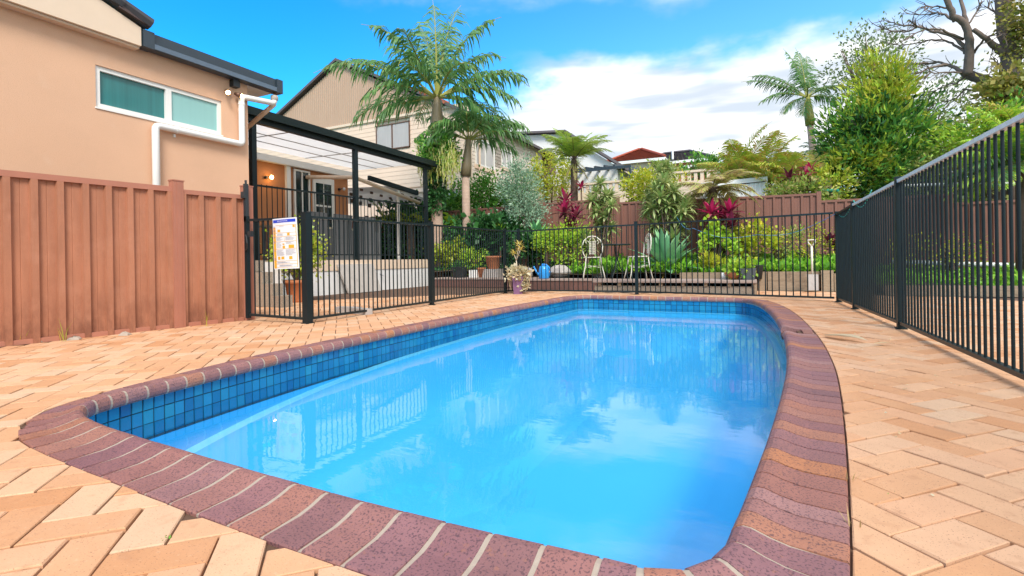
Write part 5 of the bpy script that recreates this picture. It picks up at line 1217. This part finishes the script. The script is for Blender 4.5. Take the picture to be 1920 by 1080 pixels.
bush('far_trees', 'thin-topped distant saplings left of the dead tree', 'tree', 1735, 215, 24, (2.0, .8, 1.4), L_euc, 1500, .15, 88, 2, .25, fill=.2, stems=8)
bush('low_shrub', 'yellow-green shrub at the foot of the conical tree', 'shrub', 1560, 352, 14.4, (.5, .4, .45), L_conify, 1100, .12, 89, .8, .2)
# spiky cycad palm at the right edge
c_ = aty(1925, 315, 11.6); q = thing('spear_palm', 'fan of long green and yellow fronds overhanging the brown fence at the right edge', 'palm', (c_.x, c_.y, .4)); g_ = random.Random(9)
trunk(q, [(c_.x, c_.y, .2), c_], [.16, .14], m_bark, 10)
for i in range(20): frond(q, tuple(c_), caz(g_.uniform(90, 290)), R(g_.uniform(-5, 75)), g_.uniform(1.1, 1.6), g_.uniform(.9, 1.6), L_lime if i % 3 else L_palm, nl=34, ll=.42, lw=.035, seed=900 + i, rr=.014, drop=.5, vee=.2)
c_ = aty(1900, 215, 13.6); q = thing('spear_palm', 'yellow and orange streaked strappy palm below the dead tree trunk', 'palm', (c_.x, c_.y, .6))
for i in range(12): frond(q, tuple(c_ - Vector((0, 0, .2))), caz(g_.uniform(0, 360)), R(g_.uniform(10, 70)), .8, 1.2, L_golden if i % 2 else L_lime, nl=20, ll=.3, lw=.04, seed=930 + i, rr=.012)
trunk(q, [(c_.x, c_.y, .4), c_ - Vector((0, 0, .2))], [.1, .08], m_bark, 8)

# rosettes ----------------------------------------------------------
def rosette(root, c_, n_, L, w_, mat, el0=10, el1=85, droop=.5, seed=1, name='leaf', shape=None, seg=5, single=True, fold=.3):
    g_ = random.Random(seed); mb = MB()
    for i in range(n_):
        t_ = i / max(1, n_ - 1); az_ = i * 2.39996 + g_.uniform(-.2, .2); e = R(el0 + (el1 - el0) * t_ + g_.uniform(-5, 5)); LL = L * g_.uniform(.85, 1.1) * (1 - .15 * t_)
        if single: mb = MB()
        mb.leaf((c_[0] + cos(az_) * .03, c_[1] + sin(az_) * .03, c_[2] + .03 * t_), az_, e, LL, w_ * g_.uniform(.85, 1.1), droop * g_.uniform(.5, 1.3), seg, fold, shape)
        if single: part(name, mb, mat, root, True)
    if not single: part(name, mb, mat, root, True)
agsh = lambda t: (.55 + .45 * min(1, t * 2.2)) * (1 if t < .45 else max(.02, (1 - ((t - .45) / .55) ** 1.7)))
c_ = aty(1250, 512, 10.75); q = thing('agave', 'large blue-green agave rosette behind the second white chair', 'agave', (c_.x, c_.y, .33))
rosette(q, (c_.x, c_.y, .40), 46, .92, .17, L_agave, -2, 86, .25, 5, shape=agsh)
rosette(q, (c_.x, c_.y, .36), 6, .55, .09, L_orange, -22, -5, .4, 6, name='dry_leaf', shape=agsh)
c_ = aty(1008, 450, 11.0); q = thing('foxtail_agave', 'broad-leaved green agave standing among yellow bushes behind the watering can', 'agave', (c_.x, c_.y, .33))
trunk(q, [(c_.x, c_.y, .3), (c_.x, c_.y, c_.z - .05)], [.06, .06], m_bark, 8)
rosette(q, (c_.x, c_.y, c_.z - .05), 20, .62, .17, L_agave2, 8, 82, .45, 8, shape=agsh)
c_ = aty(937, 425, 11.8); q = thing('yucca', 'small spiky green yucca in front of the brown fence', 'yucca', (c_.x, c_.y, .35)); trunk(q, [(c_.x, c_.y, .3), tuple(c_ - Vector((0, 0, .15)))], [.05, .04], m_bark, 8)
rosette(q, (c_.x, c_.y, c_.z - .2), 26, .45, .035, L_lime, 20, 88, .3, 9)
def cordyline(px, py, y, heads, lb, L=.48, base=.35):
    b0 = aty(px, py, y); q = thing('cordyline', lb, 'cordyline', (b0.x, b0.y, base))
    for k, (hx, hy, dy, n_, mt) in enumerate(heads):
        h = aty(hx, hy, y + dy); trunk(q, [(b0.x, b0.y, base), ((b0.x + h.x) / 2, (b0.y + h.y) / 2, (base + h.z) / 2 - .05), tuple(h)], [.035, .03, .02], m_bark, 7, 'stem')
        rosette(q, tuple(h), n_, L, .085, mt, -15, 80, 1.0, int(hx) + k, single=(n_ > 15 and k < 2))
cordyline(1066, 470, 11.4, [(1058, 400, -.1, 24, L_cord), (1078, 408, .1, 22, L_cord), (1060, 378, .2, 18, L_cord), (1070, 428, -.2, 26, L_cordd)], 'magenta and maroon cordyline before the brown fence, left of the striped-leaf plants')
cordyline(1348, 480, 11.2, [(1333, 402, -.1, 26, L_cord), (1368, 400, .1, 24, L_cord), (1350, 415, .25, 26, L_cord), (1345, 432, -.2, 24, L_cordd), (1372, 425, -.1, 16, L_cordd)], 'magenta cordyline in front of the ribbed brown fence below the dry tree fern', .45)
cordyline(1090, 372, 13.8, [(1090, 352, 0, 14, L_cord)], 'single pink cordyline tip above the brown fence beside the fern trunk', .28, .6)
cordyline(1498, 372, 14.2, [(1480, 335, 0, 14, L_cordd), (1512, 330, .1, 16, L_cord), (1502, 350, .1, 16, L_cordd), (1520, 320, .3, 10, L_cord)], 'maroon cordyline thicket behind the right end of the brown fence', .42, .8)
cordyline(1556, 475, 11.6, [(1556, 455, 0, 16, L_cordd), (1566, 466, .1, 14, L_cordd)], 'dark maroon-leaved plant at the right fence corner', .3)
# striped-leaf dracaenas
def dracaena(lb, y, heads, base=.35, L=.30, seed=1):
    bx = sum(h[0] for h in heads) / len(heads); b0 = aty(bx, 480, y); q = thing('dracaena', lb, 'dracaena', (b0.x, b0.y, base)); g_ = random.Random(seed)
    for k, (hx, hy) in enumerate(heads):
        h = aty(hx, hy, y + g_.uniform(-.25, .25)); st0 = (b0.x + g_.uniform(-.08, .08), b0.y + g_.uniform(-.08, .08), base)
        trunk(q, [st0, ((st0[0] + h.x) / 2, (st0[1] + h.y) / 2, (base + h.z) / 2), tuple(h)], [.025, .02, .014], m_bark, 6, 'stem')
        rosette(q, tuple(h), 44, L * g_.uniform(.95, 1.25), .06, L_drac, -35, 80, 1.3, seed * 100 + k, name='leaf_head', single=False)
dracaena('striped-leaf dracaena standing before the brown fence post behind the left white chair', 11.5, [(1125, 345), (1118, 362), (1138, 368), (1110, 378), (1128, 385), (1146, 388), (1118, 400), (1136, 406), (1124, 422), (1145, 430), (1130, 445), (1142, 372)], seed=2)
dracaena('largest striped-leaf dracaena, a broad column behind the agave', 11.4, [(1245, 345), (1230, 360), (1262, 362), (1218, 375), (1248, 378), (1272, 382), (1225, 392), (1256, 396), (1280, 400), (1215, 400), (1240, 410), (1268, 414), (1230, 424), (1255, 430), (1275, 436), (1240, 442), (1262, 448), (1238, 372), (1252, 388), (1285, 388)], L=.36, seed=3)
dracaena('slender striped dracaena head rising above the golden bush', 12.5, [(1248, 312), (1240, 322), (1256, 326), (1246, 335)], L=.26, seed=4)
dracaena('thin upright strap-leaf plant left of the left white chair', 11.0, [(1098, 450), (1104, 470), (1092, 440)], L=.34, seed=5)
# garden shrubs in front of the brown fence
bush('yellow_shrub', 'yellow-green mounded shrub beside the watering can', 'shrub', 1062, 462, 10.9, (.55, .4, .42), L_lime, 2800, .06, 91, .3, .3, fill=.4)
bush('round_shrub', 'clipped lime ball shrub in front of the broad agave', 'shrub', 1023, 450, 10.7, (.24, .22, .2), L_lime, 1500, .045, 92, .3, .3)
bush('dark_shrub', 'dark glossy shrub behind the purple planter', 'shrub', 985, 470, 11.0, (.42, .35, .38), L_dark, 1800, .10, 93, .3, .35)
bush('jungle_shrub', 'big dark-leaved philodendron mass behind the left palms', 'shrub', 905, 450, 12.1, (1.15, .45, .55), L_dark, 4200, .17, 94, .3, .35)
bush('jungle_shrub', 'dark glossy foliage filling the corner behind the patio railing', 'shrub', 770, 440, 12.6, (1.3, .5, .8), L_dark, 5200, .15, 95, .1, .35)
bush('croton_shrub', 'bright yellow-green croton bush on the left garden ledge behind the pool fence', 'shrub', 850, 478, 11.5, (.55, .35, .34), L_jade, 2200, .08, 96, .3, .3)
bush('croton_shrub', 'loose yellow-green shrub between the croton and the terracotta urn', 'shrub', 890, 488, 11.3, (.42, .3, .26), L_lime, 1300, .07, 97, .3, .25)
c_ = aty(770, 405, 12.0); q = thing('cycad', 'yellow-green feathery cycad spreading over the patio railing', 'cycad', (c_.x, c_.y, .5)); g_ = random.Random(12)
trunk(q, [(c_.x, c_.y, .3), (c_.x, c_.y, c_.z - .2)], [.15, .13], m_bark, 8)
for i in range(26): frond(q, (c_.x + g_.uniform(-1.0, .5), c_.y, c_.z - .2), caz(g_.uniform(0, 360)), R(g_.uniform(15, 75)), g_.uniform(.5, .85), 1.1, L_lime if i % 3 else L_jade, nl=24, ll=.17, lw=.03, seed=700 + i, rr=.01, drop=.15, vee=.2)
c_ = aty(855, 420, 12.3); q = thing('cycad', 'lime feathery cycad between the two palm trunks', 'cycad', (c_.x, c_.y, .5))
trunk(q, [(c_.x, c_.y, .3), (c_.x, c_.y, c_.z - .15)], [.12, .1], m_bark, 8)
for i in range(18): frond(q, (c_.x + g_.uniform(-.3, .3), c_.y, c_.z - .15), caz(g_.uniform(0, 360)), R(g_.uniform(10, 65)), g_.uniform(.5, .8), 1.1, L_lime, nl=24, ll=.16, lw=.03, seed=740 + i, rr=.01, drop=.15, vee=.2)
bush('leafy_vine', 'lime heart-leaved vine climbing on thin stems below the right magenta cordyline', 'shrub', 1345, 452, 10.9, (.42, .3, .30), L_lime, 600, .09, 98, .3, .45, stems=6, fill=.2)
bush('leafy_vine', 'yellow and lime vine trailing on the fence right of the potted plants', 'shrub', 1395, 455, 11.3, (.5, .3, .42), L_yellow, 1100, .08, 99, .3, .4, stems=6, fill=.2)
bush('weedy_shrub', 'twiggy olive weed shrub before the right part of the brown fence', 'shrub', 1462, 462, 11.6, (.5, .3, .36), L_mix, 1100, .06, 100, .3, .25, stems=9, fill=.2)
bush('weedy_shrub', 'tall thin yellow-flowered weeds behind the leaning spade', 'weeds', 1520, 470, 11.5, (.55, .3, .45), L_yellow, 800, .05, 101, .3, .25, stems=10, fill=.2)
bush('weedy_shrub', 'yellow-flowered weeds seen through the right pool fence', 'weeds', 1785, 470, 11.6, (.8, .4, .35), L_yellow, 900, .05, 102, .2, .25, stems=10, fill=.2)
bush('dry_grass', 'yellow grassy clump beside the agave on the deck edge', 'plant', 1330, 495, 10.4, (.3, .2, .14), L_yellow, 900, .09, 103, .3, .12, fill=.2, upb=1.0, stems=1)
# potted jade by the gate
c_ = atz(558, 566); q = thing('potted_jade', 'round yellow-green jade plant in a terracotta pot beside the steps behind the gate', 'potted plant', tuple(c_))
mb = MB(); mb.lathe([(0, 0), (.135, 0), (.15, .02), (.185, .30), (.215, .31), (.22, .36), (.20, .365), (.19, .33), (0, .32)], tuple(c_), 24); part('pot', mb, m_terra, q, True)
foliage('foliage', q, (c_.x + .05, c_.y, .84), (.36, .34, .42), L_jade, 3600, .05, .42, 110, spread=.07, fill=.5)
g_ = random.Random(3)
for i in range(7): trunk(q, [(c_.x, c_.y, .32), (c_.x + g_.uniform(-.1, .1), c_.y + g_.uniform(-.1, .1), .5), (c_.x + g_.uniform(-.25, .25), c_.y + g_.uniform(-.2, .2), .85)], [.03, .022, .01], m_trunkp, 6, 'stem')
# purple planter with a dead plant
c_ = Vector((-3.93, 8.30, 0)); q = thing('purple_planter', 'tall tapered purple planter with dried trailing succulents at the pool fence corner', 'planter', tuple(c_))
mb = MB(); r0, r1, h = .085, .115, .34; rot = R(20)
def sq(r_, z_): return [(c_.x + r_ * 1.25 * cos(rot + pi / 4 + k * pi / 2), c_.y + r_ * 1.25 * sin(rot + pi / 4 + k * pi / 2), z_) for k in range(4)]
mb.add(sq(r0, 0) + sq(r1, h) + sq(r1 * .9, h) + sq(r1 * .85, h - .04), [(3, 2, 1, 0)] + [(a_ + k, a_ + (k + 1) % 4, a_ + 4 + (k + 1) % 4, a_ + 4 + k) for a_ in (0, 4, 8) for k in range(4)] + [(12, 13, 14, 15)]); part('pot', mb, m_purple, q)
foliage('dried_succulent', q, (c_.x, c_.y, .39), (.17, .15, .06), L_dry, 700, .055, .5, 120, spread=.035, fill=.4)
foliage('trailing_succulent', q, (c_.x + .13, c_.y + .05, .22), (.06, .06, .16), L_dry, 300, .045, .5, 121, spread=.03)
for (dx, dz) in ((-.17, .02), (-.20, .08), (.24, .03), (.20, .0), (.27, .12)):
    mb = MB(); mb.tube([(c_.x, c_.y, .38), (c_.x + dx * .7, c_.y - .02, .40), (c_.x + dx, c_.y - .02, .22 + dz), (c_.x + dx * .8, c_.y - .02, dz + .05)], .006, 5); part('dry_stem', mb, L_dry, q)
s0 = (c_.x, c_.y, .36); k1 = (c_.x - .03, c_.y, .62)
trunk(q, [s0, (c_.x - .02, c_.y, .5), k1], [.014, .012, .01], m_wood, 6, 'stem')
for hd in ((c_.x - .07, c_.y, .73), (c_.x + .05, c_.y, .80), (c_.x + .03, c_.y, .90)): trunk(q, [k1, hd], [.009, .007], m_wood, 5, 'stem'); rosette(q, hd, 18, .13, .022, L_orange, -10, 80, .8, int(hd[2] * 100), name='leaf_head', single=False)
# watering can
c_ = aty(1020, 521, 10.0); c_.z = .215; q = thing('watering_can', 'bright blue plastic watering can on the deck edge', 'watering can', tuple(c_)); rr = cos(A), sin(A)
mb = MB(); mb.lathe([(0, 0), (.10, 0), (.115, .02), (.11, .2), (.09, .27), (.05, .285), (.0, .285)], tuple(c_), 20); part('body', mb, m_blue, q, True)
def cp(u_, z_): return (c_.x + rr[0] * u_, c_.y + rr[1] * u_, c_.z + z_)
mb = MB(); mb.tube([cp(-.09, .08), cp(-.15, .13), cp(-.21, .25)], [.035, .022, .014], 10); mb.tube([cp(-.205, .24), cp(-.225, .265)], [.014, .03], 10); part('spout', mb, m_blue, q, True)
mb = MB(); mb.tube([cp(-.05, .27), cp(-.03, .315), cp(.05, .31), cp(.12, .24), cp(.145, .14), cp(.11, .05)], .014, 8); part('handle', mb, m_blue, q, True)
# pots on the left ledge
def pot(px, py, y, z0, prof, mat, lb, name='flower_pot', cat='pot', plant=None):
    c_ = aty(px, py, y); c_.z = z0; q = thing(name, lb, cat, tuple(c_)); mb = MB(); mb.lathe(prof, tuple(c_), 22); part('pot', mb, mat, q, True)
    if plant: foliage('foliage', q, (c_.x, c_.y, c_.z + prof[-1][1] + plant[2] * .7), (plant[0], plant[0], plant[2]), plant[1], plant[3], plant[4], .25, int(px), spread=.05, upb=.6)
    return q
pot(925, 497, 10.9, .42, [(0, 0), (.13, 0), (.14, .01), (.185, .27), (.205, .28), (.205, .32), (.185, .32), (.17, .27), (0, .27)], m_terra, 'large terracotta pot raised on the left garden ledge behind the pool fence')
mb = MB(); c9 = aty(925, 505, 10.9); mb.box(c9.x - .22, 10.7, .2, c9.x + .22, 11.1, .418); tag(part('stone_plinth', mb, m_conc2), 'mossy stone plinth under the large terracotta pot', 'plinth')
pot(903, 520, 10.75, .215, [(0, 0), (.07, 0), (.10, .20), (.12, .21), (.12, .24), (.10, .24), (0, .2)], m_terra, 'small terracotta pot left of the large one on the ledge')
pot(862, 525, 10.6, .215, [(0, 0), (.15, 0), (.17, .02), (.19, .26), (.20, .27), (.18, .27), (0, .22)], m_blackpl, 'black plastic tub on the left end of the deck behind the pool fence', plant=(.14, L_dark, .08, 260, .06))
mb = MB(); c9 = aty(890, 522, 10.7); mb.box(c9.x - .12, 10.6, .215, c9.x + .12, 10.8, .40); tag(part('white_box', mb, m_white), 'white box planter between the black tub and the small terracotta pot', 'box')
pot(1376, 517, 9.75, .215, [(0, 0), (.07, 0), (.12, .05), (.15, .10), (.155, .13), (.135, .13), (0, .10)], m_terra, 'shallow terracotta bowl with a leafy seedling on the deck', plant=(.12, L_lime, .10, 260, .10))
pot(1357, 515, 9.8, .215, [(0, 0), (.05, 0), (.055, .12), (.05, .12), (0, .11)], m_white, 'small white cup pot on the deck left of the terracotta bowl')
mb = MB(); c9 = aty(1403, 517, 9.7); q = thing('square_planter', 'grey square plastic planter with seedlings at the right end of the deck', 'planter', (c9.x, 9.7, .215))
mb.add([(c9.x + a_ * w_, 9.7 + b_ * w_, .215 + z_) for (w_, z_) in ((.10, 0), (.13, .2), (.115, .2), (.11, .17)) for a_, b_ in ((-1, -1), (1, -1), (1, 1), (-1, 1))], [(3, 2, 1, 0)] + [(a_ + k, a_ + (k + 1) % 4, a_ + 4 + (k + 1) % 4, a_ + 4 + k) for a_ in (0, 4, 8) for k in range(4)] + [(12, 13, 14, 15)]); part('pot', mb, m_greypl, q)
foliage('foliage', q, (c9.x, 9.7, .46), (.12, .12, .08), L_lime, 260, .06, .4, 130, spread=.05)
pot(1418, 510, 10.0, .215, [(0, 0), (.09, 0), (.12, .24), (.13, .25), (.12, .25), (0, .2)], m_blackpl, 'tall black plastic pot at the end of the deck behind the grey planter')
# boulders on the ledge
def rock(px, py, y, r_, lb, mat=None, squash=.8):
    c_ = aty(px, py, y); g_ = random.Random(int(px)); mb = MB(); n_, m_ = 10, 7
    for j in range(m_):
        ph = pi * j / (m_ - 1)
        for i in range(n_): th = 2 * pi * i / n_; k = r_ * (1 + g_.uniform(-.13, .13)); mb.v.append((c_.x + k * sin(ph) * cos(th) * 1.3, c_.y + k * sin(ph) * sin(th), c_.z - k * cos(ph) * squash))
    mb.f = [(j * n_ + i, j * n_ + (i + 1) % n_, (j + 1) * n_ + (i + 1) % n_, (j + 1) * n_ + i) for j in range(m_ - 1) for i in range(n_)]
    o = part('boulder', mb, mat or m_conc2, None); tag(o, lb, 'rock', 'garden boulders')
rock(1050, 510, 10.5, .20, 'mossy boulder on the deck right of the watering can')
rock(985, 512, 10.6, .16, 'brown boulder behind the purple planter on the deck')
rock(1125, 516, 10.45, .11, 'small boulder behind the left white chair')
# garden spade
c_ = aty(1524, 542, 9.85); q = thing('garden_spade', 'white-handled spade standing against the sleeper wall', 'spade', (c_.x, 9.85, 0))
mb = MB(); mb.tube([(c_.x, 9.9, .30), (c_.x, 9.93, .78)], .017, 8); part('shaft', mb, m_iron, q, True)
mb = MB(); mb.tube([(c_.x, 9.93, .78), (c_.x - .05, 9.93, .84), (c_.x - .055, 9.93, .89), (c_.x + .055, 9.93, .89), (c_.x + .05, 9.93, .84), (c_.x, 9.93, .78)], .012, 7); part('grip', mb, m_iron, q, True)
mb = MB(); mb.add([(c_.x - .085, 9.86, .30), (c_.x + .085, 9.86, .30), (c_.x + .08, 9.80, .03), (c_.x - .08, 9.80, .03), (c_.x - .085, 9.87, .30), (c_.x + .085, 9.87, .30), (c_.x + .08, 9.81, .03), (c_.x - .08, 9.81, .03)], [(0, 3, 2, 1), (4, 5, 6, 7), (0, 1, 5, 4), (1, 2, 6, 5), (2, 3, 7, 6), (3, 0, 4, 7)]); part('blade', mb, m_conc2, q)
# bistro chairs and table
def iron_chair(x, y, rot, lb):
    q = thing('garden_chair', lb, 'chair', (x, y, .216), 'white iron garden chairs', rot)
    for nm, me in ironm: link(nm, me, q)
    return q
ironm = []
def reg(nm, mb, mat=None): ironm.append((nm, mb.mesh(nm, mat or m_iron, True)))
for sx in (-1, 1):
    mb = MB(); mb.tube([(sx * .15, -.15, .43), (sx * .16, -.17, .30), (sx * .20, -.20, .12), (sx * .22, -.23, 0)], .010, 6); reg('leg', mb)
    mb = MB(); mb.tube([(sx * .14, .15, .43), (sx * .15, .17, .25), (sx * .19, .22, 0)], .010, 6); reg('leg', mb)
mb = MB(); mb.tube([(.19 * cos(a_ * pi / 10), .19 * sin(a_ * pi / 10), .44) for a_ in range(21)], .011, 6, False)
for k in range(-4, 5): h_ = math.sqrt(.19 ** 2 - (k * .042) ** 2); mb.tube([(k * .042, -h_, .44), (k * .042, h_, .44)], .005, 4, False); mb.tube([(-h_, k * .042, .441), (h_, k * .042, .441)], .005, 4, False)
reg('seat', mb)
arch = [(-.15, .14, .44), (-.20, .17, .55), (-.215, .185, .68), (-.17, .20, .80), (-.08, .21, .875), (0, .213, .89), (.08, .21, .875), (.17, .20, .80), (.215, .185, .68), (.20, .17, .55), (.15, .14, .44)]
mb = MB(); mb.tube(arch, .011, 6); reg('backrest_frame', mb)
mb = MB()
for i in range(-2, 3): mb.tube([(i * .03, .19, .50), (i * .03, .203, .78)], .006, 4, False)
for k in range(8): z_ = .52 + k * .035; mb.tube([(-.065, .193, z_), (.065, .197, z_ + .01)], .006, 4, False)
for sx in (-1, 1):
    mb.tube([(sx * .065, .195, .76), (sx * .11, .197, .80), (sx * .14, .198, .76), (sx * .11, .195, .72)], .006, 4, False); mb.tube([(sx * .06, .203, .79), (sx * .03, .206, .84), (0, .207, .88)], .006, 4, False)
reg('backrest_lattice', mb)
mb = MB(); mb.tube([(.17 * cos(a_ * pi / 6), .17 * sin(a_ * pi / 6), .25 + .02 * sin(a_)) for a_ in range(13)], .006, 5, False); reg('stretcher', mb)
c1_ = aty(1131, 518, 10.2); iron_chair(-2.98, 9.92, R(20), 'white iron garden chair facing the pool, left of the bistro table')
iron_chair(-2.02, 9.75, R(-62), 'white iron garden chair seen side-on, between the table and the agave')
q = thing('bistro_table', 'dark round bistro table with crossed legs between the white chairs', 'table', (-2.48, 9.88, .216))
mb = MB(); mb.lathe([(0, .675), (.27, .675), (.28, .685), (.27, .70), (0, .70)], (-2.48, 9.88, .216), 24); part('tabletop', mb, m_dark, q)
for a_ in (20, 140, 260):
    u_, v_ = cos(R(a_)), sin(R(a_)); mb = MB(); mb.tube([(-2.48 + u_ * .06, 9.88 + v_ * .06, .89), (-2.48 + u_ * .02, 9.88 + v_ * .02, .60), (-2.48 + u_ * .08, 9.88 + v_ * .08, .42), (-2.48 + u_ * .24, 9.88 + v_ * .24, .22)], .011, 6); part('leg', mb, m_dark, q)
# ropes
def rope(pts, lb, mat=m_rope, r_=.004):
    P = [];
    for i in range(len(pts) - 1):
        a_, b_ = Vector(pts[i]), Vector(pts[i + 1])
        for k in range(8): t_ = k / 8; P.append(a_.lerp(b_, t_) - Vector((0, 0, .12 * sin(pi * t_))))
    P.append(Vector(pts[-1])); mb = MB(); mb.tube(P, r_, 5); tag(part('rope', mb, mat), lb, 'rope')
rope([aty(1268, 405, 11.2), aty(1300, 428, 11.0), aty(1420, 440, 9.6), (1.0, 7.8, 1.18)], 'blue rope strung from the striped-leaf plant to the right fence corner')
rope([(1.0, 7.82, 1.19), (1.03, 6.8, 1.24), (1.06, 6.0, 1.26)], 'green line tied along the top rail at the right fence corner', m_green, .006)
gp_ = MB(); gp_.tube([aty(1530, 358, 14.2), aty(1572, 357, 13.9)], .04, 8); tag(part('green_pipe', gp_, m_green), 'teal pipe showing above the brown fence beside the conical tree', 'pipe')
wp2 = MB(); wp2.tube([aty(1672, 349, 12.6), aty(1790, 345, 12.6), aty(1935, 344, 12.4)], .03, 8); tag(part('overhead_pipe', wp2, m_white), 'thin white rail crossing behind the right fence at foliage height', 'rail')
# fallen leaves, frond sheath and weeds on the paving
def dryleaf(x, y, L, w_, a_, lb, curl=.6):
    mb = MB(); mb.leaf((x, y, .012), a_, .12, L, w_, curl * .5, 6, .35, agsh); o = part('fallen_leaf', mb, L_dry); tag(o, lb, 'leaf', 'dry leaves on the paving')
p_ = atz(1548, 632); q_ = atz(1632, 646)
dryleaf(p_.x, p_.y, (q_ - p_).length * .95, .09, math.atan2(q_.y - p_.y, q_.x - p_.x), 'large dry leaf lying on the pavers beside the pool coping')
p_ = atz(1640, 648); dryleaf(p_.x, p_.y, .12, .03, .4, 'small dry leaf scrap next to the large one')
mbt = []
g_ = np.random.default_rng(77)
n_ = 260; ang = g_.uniform(0, 6.28, n_); xx = np.concatenate([g_.uniform(-4.9, 4, n_ // 2), g_.uniform(.4, 1.3, n_ - n_ // 2)]); yy = np.concatenate([g_.uniform(8.15, 8.7, n_ // 2), g_.uniform(1.2, 7.5, n_ - n_ // 2)])
P = np.stack([xx, yy, np.full(n_, .004)], 1); N = np.stack([np.cos(ang), np.sin(ang), np.full(n_, .12)], 1)
o = link('leaf_litter', quadmesh('leaf_litter', leaves_np(P, N, g_.uniform(.005, .016, n_), .3, seed=3), L_dry)); o['kind'] = 'stuff'
# weeds at the joints
def weed(px, py, h, n_, mat, lb, dz=0):
    c_ = atz(px, py); q = MB(); g_ = random.Random(int(px))
    for i in range(n_): q.leaf((c_.x + g_.uniform(-.015, .015), c_.y + g_.uniform(-.015, .015), -.005), g_.uniform(0, 6.28), R(g_.uniform(55, 88)), h * g_.uniform(.5, 1.1), .0035, g_.uniform(.1, .9), 4, .3)
    tag(part('weed', q, mat), lb, 'weed', 'weeds in the paving joints')
weed(40, 645, .16, 7, L_yellow, 'curled dry weed at the foot of the terracotta fence by the left edge')
weed(118, 640, .26, 6, L_yellow, 'tall thin grass blades against the terracotta fence near the left edge')
weed(390, 612, .18, 5, L_yellow, 'thin grass at the fence foot near its last post')
weed(1600, 900, .045, 4, L_fernb, 'grass blades in the joint beside the right coping')
weed(1598, 985, .05, 4, L_fernb, 'longer grass blades low beside the right coping')
weed(310, 1010, .01, 8, L_hedge, 'tiny moss tuft between the front left pavers'); weed(1676, 925, .01, 8, L_hedge, 'tiny green sprout between the front right pavers')
for (px, py, lb) in ((70, 642, 'pale rubble crumb near the left end of the fence foot'), (140, 637, 'second pale rubble crumb by the tall grass'), (235, 628, 'flat mortar smear crumb along the fence foot')):
    c_ = atz(px, py); g2_ = random.Random(px); mb = MB(); mb.lathe([(0, .03), (.03, .022), (.045, .006), (.05, -.01)], (c_.x, c_.y, 0), 7); mb.v = [(x + g2_.uniform(-.012, .012), y + g2_.uniform(-.012, .012), z_ + g2_.uniform(-.006, .006)) for x, y, z_ in mb.v]; tag(part('rubble', mb, m_mortar), lb, 'rubble', 'rubble by the fence')
